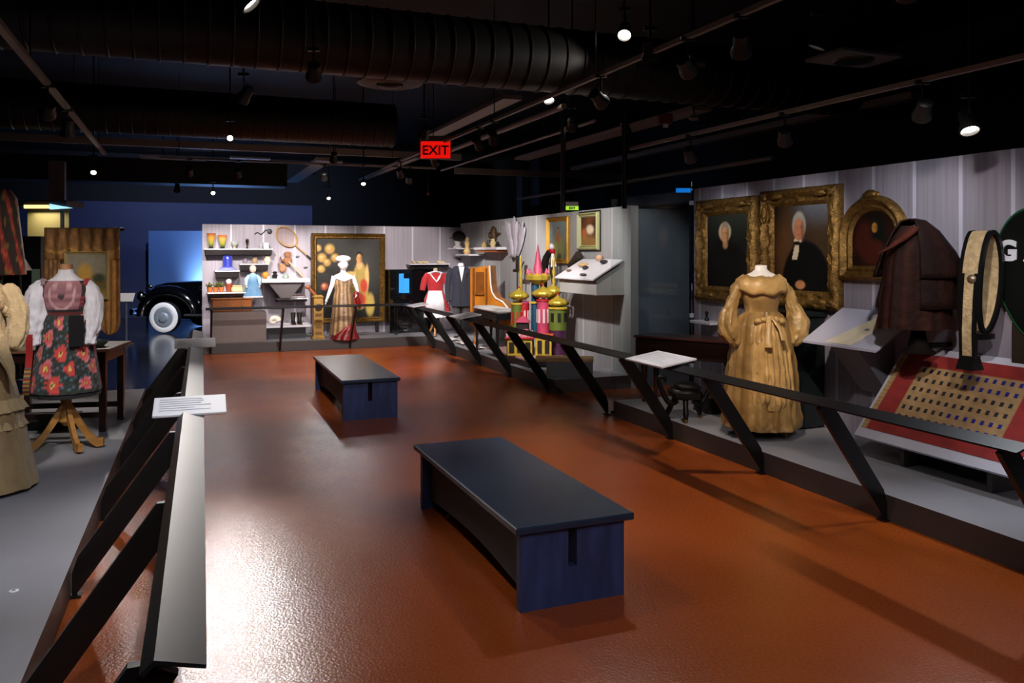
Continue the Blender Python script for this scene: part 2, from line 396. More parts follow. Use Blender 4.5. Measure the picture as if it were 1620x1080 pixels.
platform('trim_2', [xy(UV(4.50, -1.5)), xy(UV(4.50, 8.15)), xy(UV(UW, 8.15)), xy(UV(UW, -1.5))])
platform('trim_3', [xy(UV(4.50, 9.75)), xy(UV(4.50, 15.85)), xy(UV(-.02, 15.85)), xy(UV(-.02, VB)), xy(UV(5.65, VB)), xy(UV(5.65, 9.75))])
wm = wall_mat('wall_boards', '8f8995', 'b9b6c6', .44, -.10)
wm2 = wall_mat('wall_boards_far', '9a929c', 'c6c2cf', .62, .1)
wm3 = wall_mat('wall_boards_side', '9a9a9c', 'b8bab8', .9, .3)
a = MB(); a.box((5.2, .06, 1.31), (10.4, .12, 2.62)); struct('wall_right', a, wm, UV(UW, 8.3), RU)
a = MB(); a.box((3.725, .06, 1.25), (7.45, .12, 2.50)); struct('wall_right_far', a, wm3, UV(5.65, VB), RU)
uL0 = on_v(320, 400)[0]
a = MB(); a.box(((5.65-uL0)/2, .06, 1.21), (5.65-uL0, .12, 2.42)); struct('wall_back', a, wm2, UV(uL0, VB), TH)
bluegrey = mat('return_wall', '6a7686', rough=.35, var=.1, vscale=2)
a = MB(); a.box((.42, .05, 1.23), (.82, .10, 2.46)); struct('wall_return', a, bluegrey, UV(5.78, 9.78), TH)
navy = mat('far_wall_blue', '343f66', rough=.6, var=.15, vscale=.6)
a = MB(); a.box((0, .1, 1.65), (11, .2, 3.3)); struct('wall_far_blue', a, navy, UV(-1.9, 25.5), TH)
dark = mat('dark_wall', '0c0d10', rough=.7)
a = MB(); a.box((0, .1, 2.4), (24, .2, 4.8)); struct('wall_far', a, dark, UV(0, 26.2), TH)
a = MB(); a.box((0, 0, 2.4), (.2, 34, 4.8)); struct('wall_left', a, dark, UV(-9.6, 10), TH)
a = MB(); a.box((0, 0, 2.4), (.2, 34, 4.8)); struct('wall_outer_right', a, dark, UV(9.3, 10), TH)
a = MB(); a.box((0, 0, 2.4), (24, .2, 4.8)); struct('wall_behind', a, dark, UV(0, -4.5), TH)
a = MB(); a.box((0, 0, .05), (24, 34, .1)); struct('ceiling', a, ceilm, UV(0, 10, 4.75), TH)
# white column and box above the back corner
a = MB(); a.box((0, 0, 1.9), (.34, .34, 3.8), 0); struct('trim_4', a, mat('column_white', '77767e', rough=.6), at(832, 400, 19.5)*1 - Vector((0, 0, CAM_H)), TH)
a = MB(); a.box((0, 0, 0), (.85, .6, 1.05), 0); struct('trim_5', a, mat('box_grey', '3b3a3e', rough=.6), at(871, 290, 19.2), TH)
a = MB(); a.box((0, 0, 0), (.22, .22, .9), 0); struct('trim_6', a, mat('column_white', '77767e'), at(91, 300, 13.0), TH)

# ------------------------------------------------------------------ ceiling services
def along(u0, u1, v, z): return [UV(u0, v, z), UV(u1, v, z)]
duct_m = mat('duct_grey', '1b1917', rough=.5, metal=.3)
def duct(name, label, u0, u1, v, z, r, step=.16, rib=.008):
    t = MB(); prof = []
    n = int((u1-u0)/step)
    for i in range(n):
        h = i*step; prof += [(r, h), (r, h+step*.86), (r+rib, h+step*.9), (r+rib, h+step*.96)]
    t.T = Matrix.Rotation(pi/2, 4, 'Y'); t.lathe(prof, n=36)
    return one(name, label, 'duct', t, duct_m, UV(u0, v, z), TH, smooth=True, ang=25)
duct('spiral_duct', 'big round ribbed ventilation duct crossing the aisle overhead', -5.0, 8.6, 7.75, 3.53+.33, .33, .2, .012)
duct('spiral_duct', 'second round duct across the aisle beyond the big ribbed one', -5.0, 3.1, 12.5, 3.50+.33, .33)
a = MB(); a.box((0, 0, 0), (6.4, .7, .48), 0); one('air_duct', 'black rectangular duct ending above the large gilt painting', 'duct', a, duct_m, UV(-1.2, 18.2, 3.5), TH)
pipe_m = mat('pipe_grey', '8c867e', rough=.5)
def pipe(p, q, r, label, m=None, name='ceiling_pipe', cat='pipe'):
    P = Vector(p); b = MB(); b.tube([(0, 0, 0), tuple(Vector(q)-P)], r, 10); return one(name, label, cat, b, m or pipe_m, P)
def beam(n, p, q, w_, h_, m=None):
    P = Vector(p); D = Vector(q)-P; b = MB(); b.box((D.length/2, 0, 0), (D.length, w_, h_)); return struct('trim_%d' % n, b, m or pipe_m, P, atan2(D.y, D.x))
beam(7, UV(-5, 15.2, 3.72), UV(5.0, 15.2, 3.72), .10, .12)
beam(8, UV(3.45, 8.6, 3.62), UV(3.45, 12.2, 3.62), .22, .05)
beam(9, UV(6.0, 8.6, 3.66), UV(6.0, 14.5, 3.66), .30, .05)
beam(10, UV(7.6, 6.8, 3.62), UV(7.6, 15.5, 3.62), .16, .08)
beam(11, UV(3.8, 14.0, 3.55), UV(3.8, 19.0, 3.55), .12, .06)
beam(12, UV(2.4, 15.4, 3.6), UV(2.4, 20.5, 3.6), .3, .06)
beam(13, UV(5.0, 15.6, 3.5), UV(9.2, 15.6, 3.5), .1, .12)
pipe(UV(3.95, 8.3, 3.5), UV(3.95, 12.6, 3.5), .035, 'pale pipe running along the ceiling above the exit sign')
pipe(UV(4.6, 8.8, 3.45), UV(4.6, 15.2, 3.45), .02, 'thin pipe running along the ceiling right of the exit sign')
pipe(UV(6.6, 8.0, 3.0), UV(6.6, 16.2, 3.0), .03, 'thin conduit behind the portrait wall')
for (px, y0, y1, Y, lb) in ((891, 150, 335, 9.4, 'left of the two dark hanging rods below the duct'), (988, 150, 330, 9.4, 'right of the two dark hanging rods below the duct')):
    p0 = at(px, y0, Y); p1 = at(px, y1, Y)
    pipe((p0.x, p0.y, 3.6), p1, .03, lb, black, 'hanging_rod', 'rod')
def track(p, q, label, w_=.036):
    P = Vector(p); D = Vector(q)-P; t = thing('light_track', label, 'light track', P, atan2(D.y, D.x))
    b = MB(); b.box((D.length/2, 0, 0), (D.length, w_, .035)); b.build('rail', pipe_m, t)
    for k in range(int((D.length-.3)/2.5)+1):
        c = MB(); c.tube([(.3+k*2.5, 0, .02), (.3+k*2.5, 0, 4.75-P.z)], .006, 6); c.build('hanger', black, t)
    return t
track(UV(-1.05, 1.5, 3.23), UV(-1.05, 12.6, 3.23), 'track rail running along the ceiling over the left platform', .05)
track(UV(4.75, .5, 3.05), UV(4.75, 8.2, 3.05), 'track rail close to the right-hand portrait wall')
track(UV(3.3, 1.0, 3.38), UV(3.3, 14.6, 3.38), 'track rail over the right side of the aisle')
track(UV(-.4, 14.2, 3.38), UV(4.2, 14.2, 3.38), 'track rail crossing in front of the back wall')
for k, (px, py, Y, wx) in enumerate(((395, 252, 15.0, .7), (520, 257, 15.6, .45), (275, 250, 16.0, 1.2))):
    a = MB(); a.box((0, 0, 0), (wx, .5, .03)); struct('trim_%d' % (14+k), a, mat('ceiling_panel', '9aa4b8', rough=.5), at(px, py, Y), TH)
# diffusers, detector, small devices
t = thing('round_diffuser', 'round air diffuser under the big duct left of the exit sign', 'air vent', at(655/1., 137, 8.4) - Vector((.25, 0, 0)))
a = MB(); a.lathe([(.12, .12), (.14, .02), (.22, .0), (.33, .03), (.34, .045), (.22, .03), (.12, .05)], n=28); a.build('cone', duct_m, t, smooth=True)
a = MB(); a.lathe([(.02, -.02), (.10, -.01), (.12, .01)], n=20); a.build('core', duct_m, t, smooth=True)
t = thing('square_diffuser', 'square grey air diffuser high on the right of the ceiling', 'air vent', at(1350, 92, 6.6), TH)
a = MB(); a.box((0, 0, 0), (.62, .42, .03), 0, bev=.005); a.build('plate', mat('vent_grey', '55575c', rough=.5), t)
a = MB(); a.lathe([(.05, -.02), (.15, -.03), (.16, -.015)], n=20); a.build('core', black, t, smooth=True)
def ex_sign(pos, rz, w_, h_, face, lett, txt, label, em):
    t = thing('exit_sign', label, 'sign', pos, rz)
    b = MB(); b.box((0, .03, 0), (w_, .06, h_), 0, bev=.004); b.box((0, .03, h_/2+.035), (w_*.95, .05, .07), 0); b.build('housing', mat('sign_housing', '4a4038', rough=.5), t)
    b = MB(); b.box((0, -.004, 0), (w_*.97, .006, h_*.93)); b.build('lit_face', mat('face_'+face, face, emit=em), t)
    text_mesh('lettering', txt, h_*.72, .002, mat('lett_'+lett, lett, rough=.6), t, (0, -.009, -h_*.26), (pi/2, 0, 0), bold=.004)
    return t
ex_sign(at(689, 237, 11.2), 0, .42, .25, 'e01008', '6a0805', 'EXIT', 'glowing red EXIT sign hanging in the middle of the ceiling', 1.0)
ex_sign(at(905, 329, 13.5), 0, .22, .07, '9ad02a', '33501a', 'EXIT', 'small lime green lit sign above the two paintings on the side wall', .9)
ex_sign(at(1081, 301, 14.2), 0, .26, .08, '1478d8', '0a3a70', '', 'small glowing blue sign left of the portrait wall', .9)
t = thing('fire_alarm', 'dark red fire alarm box under the ceiling right of the duct highlight', 'alarm', at(1053, 188, 9.6), 0)
a = MB(); a.box((0, 0, 0), (.16, .06, .12), 0, bev=.01); a.build('body', mat('alarm_red', '5a0c0c', rough=.4), t)
a = MB(); a.box((0, 0, -.08), (.06, .05, .04), 0, bev=.006); a.build('strobe', white, t)
t = thing('smoke_detector', 'small white smoke detector next to the dark red alarm box', 'detector', at(1098, 190, 9.6), 0)
a = MB(); a.lathe([(.05, 0), (.065, .02), (.05, .05), (.03, .06)], n=16); a.build('body', mat('det', '7a766a'), t, smooth=True)
a = MB(); a.tube([(0, 0, .06), (0, 0, 4.75-t.location.z)], .008, 6); a.build('stem', black, t)
t = thing('smoke_detector', 'small red-lit sensor hanging below the exit sign', 'detector', at(677, 306, 15.5), 0)
a = MB(); a.ball((0, 0, 0), .035); a.build('body', mat('sens_red', '7a1010', rough=.4), t)
a = MB(); a.tube([(0, 0, .03), (0, 0, 4.75-t.location.z)], .008, 6); a.build('stem', black, t)

# ------------------------------------------------------------------ barrier rails
rail_top = mat('rail_charcoal', '1c1c1f', rough=.42, var=.15, vscale=6, spec=.2)
POST = [(0, .015), (0, .13), (.03, .22), (.485, .850), (.53, .850), (.60, .815), (.025, .02)]
def post_mb(): b = MB(); b.prism(POST, 'xz', -.016, .016); b.box((.012, 0, .008), (.07, .07, .014)); return b
def rail_mb(L0, L1):
    """plate tilted down towards the visitor (+x) with a folded lip on the exhibit side"""
    b = MB(); prof = [(.515, .858), (.548, .888), (.665, .858), (.663, .848), (.551, .876), (.524, .850)]
    b.prism(prof, 'xz', L0, L1); return b
def barrier(label, loc, rz, posts, L0, L1, flip=False, grp=None):
    t = thing('barrier_rail', label, 'barrier', loc, rz)
    rm = rail_mb(L0, L1)
    S = Matrix.Scale(-1, 4, (1, 0, 0)) if flip else Matrix.Identity(4)
    rm.v = [tuple(S @ Vector(p)) for p in rm.v]; rm.build('rail', rail_top, t)
    for y in posts:
        pm = post_mb(); pm.v = [tuple(S @ Vector((p[0], p[1]+y, p[2]))) for p in pm.v]; pm.build('post', black, t)
    return t
barrier('black leaning barrier rail along the left platform, running away from the camera', UL(-.655, 0), TL, [2.18, 3.56, 4.94, 6.30, 7.72, 9.15, 10.5], 2.10, 11.0)
barrier('long black leaning barrier rail along the right-hand platforms', UV(4.495, 0), TH, [1.6+1.38, 4.28, 5.57, 6.95, 8.28, 9.95, 11.27, 12.62, 13.96, 15.25], 2.83, 15.3, True)
barrier('short black barrier rail in front of the back wall display', UV(0, 15.84), TH-pi/2, [.42, 1.64, 2.95], .32, 3.90)

def label_panel(label, pos, rz, w_=.40, d_=.27, tilt=radians(14), grp='label panels on the barrier rails'):
    t = thing('label_panel', label, 'label panel', pos, rz, grp)
    R = Matrix.Rotation(tilt, 4, 'X')
    a = MB(); a.T = R; a.box((0, 0, .02), (w_, d_, .016), 0, bev=.003); a.build('panel', white, t)
    b = MB(); b.box((0, 0, -.005), (.10, .10, .03)); b.build('bracket', black, t)
    c = MB(); c.T = R
    rnd = random.Random(int(pos[0]*100))
    for k in range(6):
        wl = w_*.8*rnd.uniform(.6, 1); c.box((-w_*.42+wl/2, d_*.34-k*d_*.12, .029), (wl, .005, .0015))
    c.build('printed_text', mat('print_grey', 'bcb9c2'), t)
    return t
label_panel('white label panel on the left rail, the nearer of its two', UL(-.07, 5.43, .885), TL, .42, .27)
label_panel('white label panel at the far end of the left rail', UL(-.07, 9.2, .885), TL, .40, .26)
label_panel('white label panel on the right rail beside the golden gown', UV(3.92, 6.25, .885), TH-pi/2, .62, .36, radians(9))
label_panel('white label panel on the right rail below the red jacket and navy coat', UV(3.92, 11.7, .885), TH-pi/2, .55, .34, radians(9))
label_panel('white label panel at the far corner where the rails meet', UV(3.92, 14.4, .885), TH-pi/2, .5, .3, radians(9))

# ------------------------------------------------------------------ benches
bt = mat('bench_top_blue', '1f3450', rough=.3, var=.2, vscale=5, bump=.03, bscale=30, spec=.6)
bs = mat('bench_side_blue', '2f3f74', rough=.5, var=.4, vscale=5, stretch=(3, 3, .6))
def bench(label, corner, ang, Ln, W=.69):
    """corner = near left foot; x across, y along"""
    t = thing('bench', label, 'bench', corner, ang, 'blue museum benches')
    o = (W-.61)/2; s = MB()
    s.box((.305, Ln/2-.045, .432), (W, Ln, .038), 0, bev=.006); s.build('seat', bt, t)
    for y in (0, Ln-.14):
        e = MB(); x0, x1 = 0, .61; sl, sr, sb = .275, .325, .20
        e.prism([(x0, 0), (x1, 0), (x1, .412), (sr, .412), (sr, sb), (sl, sb), (sl, .412), (x0, .412)], 'xz', y, y+.05)
        e.build('leg_panel', bs, t)
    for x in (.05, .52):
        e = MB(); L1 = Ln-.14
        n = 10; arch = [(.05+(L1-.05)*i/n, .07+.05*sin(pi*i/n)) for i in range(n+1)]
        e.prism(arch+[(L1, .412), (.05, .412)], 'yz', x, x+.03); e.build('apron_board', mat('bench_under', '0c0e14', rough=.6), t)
    e = MB(); e.box((.335, Ln/2-.07, .28), (.018, Ln-.15, .25)); e.build('stretcher', bs, t)
    return t
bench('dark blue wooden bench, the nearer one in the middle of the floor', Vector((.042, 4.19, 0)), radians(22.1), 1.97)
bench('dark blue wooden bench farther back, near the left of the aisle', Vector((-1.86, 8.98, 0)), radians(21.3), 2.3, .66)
# ------------------------------------------------------------------ painted canvases
def lc(h): return lin(h)
def canvas(mb, W, H, fn, nx=70, ny=90, y=0.0, x0=0, z0=0):
    mb.grid(nx, ny, lambda a, b: (x0-W/2+W*a, y, z0+H*b), 0, lambda a, b: fn(a, 1-b))
paint = mat('oil_paint', 'ffffff', rough=.5, vcol=True, var=.12, vscale=14, spec=.25)
def hsh(x, y, s=0):
    return (sin(x*12.9898+y*78.233+s*37.7)*43758.5453) % 1
def wob(x, y, f, s=0): return .5+.25*sin(f*x+s)+.25*sin(f*1.3*y+s*2+f*.5*x)
def face_paint(c, x, y, cx, cy, r, skin, hair, shade=.6, ear=True):
    """head in three-quarter view on a canvas; r is half the head height"""
    c = mixc(c, hair, ell(x, y, cx, cy-r*.18, r*.80, r*1.05, .12))
    c = mixc(c, skin, ell(x, y, cx-r*.03, cy+r*.12, r*.60, r*.86, .12))
    c = mixc(c, mixc(skin, (0, 0, 0), shade), .8*ell(x, y, cx+r*.45, cy+r*.2, r*.22, r*.7, .5))
    for s_ in (-1, 1):
        c = mixc(c, (.02, .015, .01), .8*ell(x, y, cx-r*.05+s_*r*.24, cy-r*.02, r*.10, r*.05, .4))
        c = mixc(c, mixc(skin, (.05, .03, .02), .6), .7*ell(x, y, cx-r*.05+s_*r*.25, cy-r*.16, r*.15, r*.04, .5))
    c = mixc(c, mixc(skin, (.3, .05, .02), .4), .6*ell(x, y, cx-r*.02, cy+r*.22, r*.09, r*.16, .5))
    c = mixc(c, mixc(skin, (.35, .02, .02), .7), .8*ell(x, y, cx-r*.05, cy+r*.50, r*.2, r*.05, .4))
    return c
def p_woman(x, y):
    c = mixc(lc('10130f'), lc('2a2e26'), sm(.45, -.1, y))
    c = mixc(c, lc('060606'), ell(x, y, .5, 1.0, .62, .62, .08))
    c = mixc(c, lc('080808'), ell(x, y, .44, .32, .17, .20, .12))
    c = mixc(c, lc('0a0a0a'), sm(.5, .6, y))
    c = mixc(c, lc('c9b08c'), ell(x, y, .45, .24, .15, .13, .15))
    c = face_paint(c, x, y, .455, .27, .135, lc('c98f5c'), lc('8f8474'))
    return mixc(c, lc('b98a5c'), .9*ell(x, y, .46, .42, .06, .05, .4))
def p_man(x, y):
    c = mixc(lc('3a2a1c'), lc('5a5e68'), sm(.35, -.05, y)*sm(.2, .75, x))
    c = mixc(c, lc('1c140e'), sm(.25, .0, x)); c = mixc(c, lc('6a4426'), .6*ell(x, y, .22, .55, .22, .35, .7))
    body = max(ell(x, y, .60, .92, .44, .50, .06), ell(x, y, .55, .56, .16, .16, .2))
    c = mixc(c, lc('070708'), body)
    c = mixc(c, lc('d8c4a8'), 1 if (.32 < x < .47 and .44 < y < .64 and abs(x-.46+.30*(y-.42)) < .045+.02*(y-.42)) else 0)
    c = mixc(c, lc('e0d0b8'), ell(x, y, .455, .415, .07, .035, .2))
    c = mixc(c, lc('0a0a0a'), ell(x, y, .44, .445, .075, .022, .2))
    c = face_paint(c, x, y, .475, .265, .155, lc('b87858'), lc('9c9890'))
    c = mixc(c, lc('b07850'), ell(x, y, .50, .93, .09, .05, .15)); c = mixc(c, lc('9a6040'), ell(x, y, .10, .86, .05, .05, .3))
    return c
def p_child(x, y):
    c = mixc(lc('120b08'), lc('2c130c'), wob(x, y, 7, 1))
    c = mixc(c, lc('0c1410'), ell(x, y, .55, .38, .22, .26, .3)); c = mixc(c, lc('451a12'), ell(x, y, .25, .45, .2, .3, .4))
    c = face_paint(c, x, y, .52, .30, .10, lc('b88038'), lc('2a1a0c'))
    return mixc(c, lc('4a1c14'), ell(x, y, .5, .75, .3, .22, .3))
def p_lady(x, y):
    c = mixc(lc('0e0d0c'), lc('34322e'), ell(x, y, .6, .25, .55, .45, .8))
    for i, (bx, by, br) in enumerate(((.08, .24, .055), (.2, .13, .06), (.16, .30, .045), (.28, .24, .05), (.07, .38, .045), (.12, .6, .045), (.02, .12, .04))):
        c = mixc(c, lc('b08848' if i != 5 else '9a4a3a'), ell(x, y, bx, by, br*1.2, br, .35)); c = mixc(c, lc('d8b070'), .7*ell(x, y, bx-.01, by-.01, br*.5, br*.4, .6))
    dr = lc('9c8444')
    c = mixc(c, dr, ell(x, y, .68, .50, .11, .20, .12))
    c = mixc(c, dr, ell(x, y, .66, .72, .15, .18, .15))
    c = mixc(c, lc('c0a060'), ell(x, y, .53, .45, .11, .035, .3) if x < .62 else 0)
    c = mixc(c, lc('c8a068'), ell(x, y, .79, .50, .03, .16, .3))
    c = mixc(c, lc('b8462e'), ell(x, y, .66, .78, .13, .09, .25)); c = mixc(c, lc('a83a26'), ell(x, y, .74, .60, .06, .09, .3))
    c = mixc(c, lc('a89048'), ell(x, y, .84, .84, .07, .14, .3))
    c = mixc(c, lc('c89868'), ell(x, y, .67, .33, .045, .06, .3))
    c = face_paint(c, x, y, .665, .245, .07, lc('c08c58'), lc('1c120c'))
    return c
def p_tall(x, y):
    c = mixc(lc('7c8a88'), lc('56605a'), y); c = mixc(c, lc('8a8a50'), ell(x, y, .5, .72, .3, .35, .4))
    c = mixc(c, lc('b05a40'), .7*ell(x, y, .5, .42, .14, .14, .4)); return face_paint(c, x, y, .5, .24, .07, lc('c08a60'), lc('3a2618'))
def p_int(x, y):
    c = mixc(lc('6a3a1c'), lc('3a2416'), wob(x, y, 9, .4)); c = mixc(c, lc('d8c8a8'), ell(x, y, .55, .45, .22, .16, .4))
    c = mixc(c, lc('a85a34'), ell(x, y, .2, .6, .16, .2, .4)); c = mixc(c, lc('a07840'), sm(.6, .85, y)*.7)
    for k in range(5): c = mixc(c, lc('8a6a48'), .6*ell(x, y, .25+.13*k, .7, .03, .16, .3))
    return c
def p_land(x, y):
    c = mixc(lc('8a8678'), lc('6a5a38'), sm(.3, .7, y)); c = mixc(c, lc('b89048'), ell(x, y, .45, .45, .18, .22, .4))
    c = mixc(c, lc('28342e'), .8*ell(x, y, .8, .55, .15, .1, .4)); return mixc(c, lc('8c7440'), sm(.75, .9, y))

# ------------------------------------------------------------------ gilt frames
def rect_outline(W, H, n=26):
    def f(o):
        w, h = W-2*o, H-2*o; P = []
        for i in range(n): P.append((-w/2+w*i/n, -h/2))
        for i in range(n): P.append((w/2, -h/2+h*i/n))
        for i in range(n): P.append((w/2-w*i/n, h/2))
        for i in range(n): P.append((-w/2, h/2-h*i/n))
        return P
    return f
def arch_outline(W, H, n=26):
    def f(o):
        w, hh = W/2-o, H-W/2; P = []
        for i in range(n): P.append((-w+2*w*i/n, -H/2+o))
        for i in range(n//2): P.append((w, -H/2+o+(hh-o)*i/(n//2)))
        for i in range(n*2): a = pi*i/(n*2); P.append((w*cos(a), -H/2+hh+w*sin(a)))
        for i in range(n//2): P.append((-w, -H/2+hh-(hh-o)*i/(n//2)))
        return P
    return f
def frame_mb(outline, prof, carve=0.0, cz=0.0, depth0=0.0, freq=1.3):
    b = MB(); R = []
    for k, (o, h) in enumerate(prof):
        pts = outline(o); ring = []
        for j, (x, z) in enumerate(pts):
            c = carve*(.6*sin(j*freq*2.1+k*1.7)+.4*sin(j*freq*.7+k)) if 0 < k < len(prof)-2 else 0
            ring.append((x*(1+c*.3), -(h+c), z+cz))
        R.append(ring)
    b.rings(R, True, False); return b
def picture(name, label, W, H, fw, dep, fn, pos, rz, carve=0.0, fm=None, cat='painting', outline=None, group=None, lean=0, canv='canvas', n=(64, 84), corners=True, fo=None):
    """origin: centre of the frame at the wall; local x right, -y towards the viewer"""
    t = thing(name, label, cat, pos, rz, group)
    ol = (outline or rect_outline)(W, H)
    prof = [(0, 0), (.0, dep*.5), (fw*.10, dep*.85), (fw*.28, dep), (fw*.45, dep*.72), (fw*.6, dep*.5), (fw*.78, dep*.62), (fw*.9, dep*.42), (fw, dep*.28)]
    f = frame_mb(ol, prof, carve)
    if corners and carve:
        for sx in (-1, 1):
            for sz in (-1, 1):
                for k in range(7):
                    a = k*.9; r = fw*(.42-.03*k)
                    f.ball((sx*(W/2-fw*.45-.006*k*cos(a)), -dep*.8, sz*(H/2-fw*.45-.006*k*sin(a))), (r*.5, dep*.35, r*.42), n=8, m=5)
                f.ball((sx*(W/2-fw*.5-fw*.9), -dep*.75, sz*(H/2-fw*.4)), (fw*.6, dep*.3, fw*.2), n=8, m=5)
                f.ball((sx*(W/2-fw*.4), -dep*.75, sz*(H/2-fw*.5-fw*.9)), (fw*.2, dep*.3, fw*.6), n=8, m=5)
    f.build('frame', fm or gilt, t, smooth=True, ang=60)
    c = MB(); iw, ih = W-2*fw+.01, H-2*fw+.01
    canvas(c, iw, ih, fn, n[0], n[1], -dep*.25, 0, -ih/2) if outline is None else None
    if outline is not None:
        # canvas clipped to the arch
        def pt(a, b):
            x = -iw/2+iw*a; top = ih/2-iw/2+sqrt(max(0, (iw/2)**2-x*x)); return (x, -dep*.25, -ih/2+(top+ih/2)*b)
        c.grid(n[0], n[1], pt, 0, lambda a, b: fn(a, 1-b))
    c.build(canv, paint, t)
    return t
def rw(v, z): return UV(UW, v, z)

v0, v1 = on_u(1108, 400)[0], on_u(1202.7, 400)[0]
picture('portrait_painting', 'gilt-framed dark portrait of an elderly woman in black, left of the two big portraits', v0-v1, 1.18, .185, .10, p_woman, rw((v0+v1)/2, 1.875), RU, .02)
v2, v3 = on_u(1211, 400)[0], on_u(1335, 400)[0]
picture('portrait_painting', 'gilt-framed portrait of a white-haired man in black coat and white shirt', v2-v3, 1.19, .175, .10, p_man, rw((v2+v3)/2, 1.90), RU, .02)
v4 = 5.52
t = picture('arched_painting', 'arch-topped gilt frame half hidden behind the brown cape', .76, .76, .135, .08, p_child, rw(v4, 1.98), RU, .0, outline=arch_outline)
b = MB(); b.ball((0, -.06, .39), (.07, .03, .04)); b.ball((.05, -.05, .385), (.05, .02, .03)); b.ball((-.05, -.05, .385), (.05, .02, .03)); b.build('crest', gilt, t, smooth=True)

# ------------------------------------------------------------------ clothes on stands
def vc(name, rough=.55, sheen=.2, var=.15, vscale=12, bump=.15, bscale=30, **k): return mat(name, 'ffffff', rough=rough, sheen=sheen, var=var, vscale=vscale, bump=bump, bscale=bscale, vcol=True, **k)
silk = vc('gold_silk', rough=.40, sheen=.05, var=.3, vscale=7, bump=.9, bscale=11)
linen = vc('plain_cloth', rough=.8)
skinw = mat('mannequin_white', 'e4dede', rough=.5)
woodm = mat('pale_wood', 'a8753a', rough=.4, var=.3, vscale=6, stretch=(1, 1, 4))
darkwood = mat('dark_wood', '2a1410', rough=.3, var=.35, vscale=5, coat=.3)
def sleeve(mb, path, rad, fold=.05, n=18, fn=7): mb.tube(path, rad, n, fold=fold, fn=fn)
def gold_gown():
    g1, g2, g3 = lc('a07c48'), lc('bf985e'), lc('6e4c22')
    t = thing('silk_gown', 'golden brown silk gown with puffed sleeves on a headless white form', 'dress', Vector((2.29, 7.5, PZ)), radians(4))
    def cf(a, z): return mixc(g1, g3, .5+.5*sin(a*2*pi*9+z*2)) if z < .9 else g1
    s = MB(); s.garment([(.09, .350, .33, 0, 0, .05), (.13, .352, .33, 0, 0, .05), (.30, .335, .31, 0, 0, .055), (.55, .315, .29, 0, .0, .055), (.80, .285, .26, 0, 0, .05), (.98, .262, .225, 0, 0, .045), (1.07, .225, .19, 0, 0, .035), (1.13, .150, .13, 0, 0, .01)], n=110, folds=17, colfn=lambda a, z: mixc(g1, g3, .3+.3*sin(a*2*pi*7)))
    s.build('skirt', silk, t, smooth=True, ang=180, sub=2, crumple=.045, csize=.09)
    # front apron panel with gathers, closer to the viewer
    s = MB(); R = []
    for i, (z, hw, y) in enumerate([(.30, .17, -.315), (.36, .20, -.335), (.55, .20, -.325), (.75, .18, -.305), (.92, .155, -.275), (1.04, .125, -.24), (1.10, .09, -.19)]):
        R.append([(hw*(-1+2*j/24), y+.02*cos(j*1.9+i*.4)+.05*(abs(-1+2*j/24)**2)*1.6, z-.03*(1-abs(-1+2*j/24))*(i == 0)) for j in range(25)])
    s.col = g2; s.rings(R, False, False); s.build('front_panel', silk, t, smooth=True, ang=180, sub=2, crumple=.05, csize=.07)
    s = MB(); s.col = g2
    s.garment([(1.10, .150, .125, 0, 0, .01), (1.16, .145, .12, 0, -.005, .012), (1.24, .17, .135, 0, -.01, .012), (1.32, .195, .145, 0, -.01, .01), (1.40, .215, .135, 0, 0, .0), (1.45, .19, .115, 0, .005, 0), (1.462, .15, .09, 0, .01, 0)], n=60, folds=13, colfn=lambda a, z: mixc(g2, g3, .5 if (.6 < a < .9 and 1.15 < z < 1.3) else .15))
    s.build('bodice', silk, t, smooth=True, ang=180, sub=1, crumple=.015, csize=.05)
    # wide falling collar across the shoulders
    s = MB(); R = []
    for (z, rx, ry) in ((1.32, .215, .16), (1.36, .240, .17), (1.42, .228, .148), (1.465, .165, .10)):
        R.append([(rx*cos(a)*(1+.02*cos(9*a)), ry*sin(a)-.005, z-.035*max(0, -sin(a))*(1 if z < 1.4 else .3)+.01*cos(7*a)) for a in [2*pi*j/60 for j in range(60)]])
    s.col = g2; s.rings(R, True, False); s.build('collar', silk, t, smooth=True, ang=80, solid=.006)
    for sx in (-1, 1):
        s = MB(); s.col = g1 if sx < 0 else mixc(g1, g2, .4)
        sleeve(s, [(sx*.19, 0, 1.40), (sx*.235, -.01, 1.34), (sx*.275, -.02, 1.23), (sx*.30, -.03, 1.15), (sx*.33, -.05, 1.05), (sx*.325, -.07, .97), (sx*.29, -.09, .90), (sx*.265, -.10, .86), (sx*.25, -.10, .84)], [.050, .056, .048, .068, .10, .108, .085, .05, .035], .06, 30, 6)
        s.build('sleeve', silk, t, smooth=True, ang=180, sub=2, crumple=.05, csize=.06)
    s = MB(); s.col = g2
    for a in range(-2, 3): s.ball((a*.05, -.20-.012*(2-abs(a)), 1.085-.012*abs(a)), (.045, .03, .03), n=10, m=6)
    s.tube([(-.02, -.24, 1.08), (-.05, -.30, .98), (-.06, -.33, .84)], [.02, .028, .034], 10, flat=.4); s.tube([(.02, -.24, 1.08), (.06, -.30, 1.0), (.08, -.33, .90)], [.02, .028, .034], 10, flat=.4)
    s.build('waist_bow', silk, t, smooth=True)
    s = MB(); s.lathe([(.17, 1.43), (.15, 1.465), (.085, 1.495), (.058, 1.52), (.055, 1.555), (.03, 1.56)], n=24); s.v = [(x, y*.62, z) for x, y, z in s.v]; s.build('neck_form', skinw, t, smooth=True)
    for sx in (-1, 1):
        s = MB(); s.tube([(sx*.15, -.02, .10), (sx*.165, -.06, .05), (sx*.18, -.13, .022)], [.028, .035, .02], 12); s.build('shoe', mat('tan_leather', 'b08050', rough=.5), t, smooth=True)
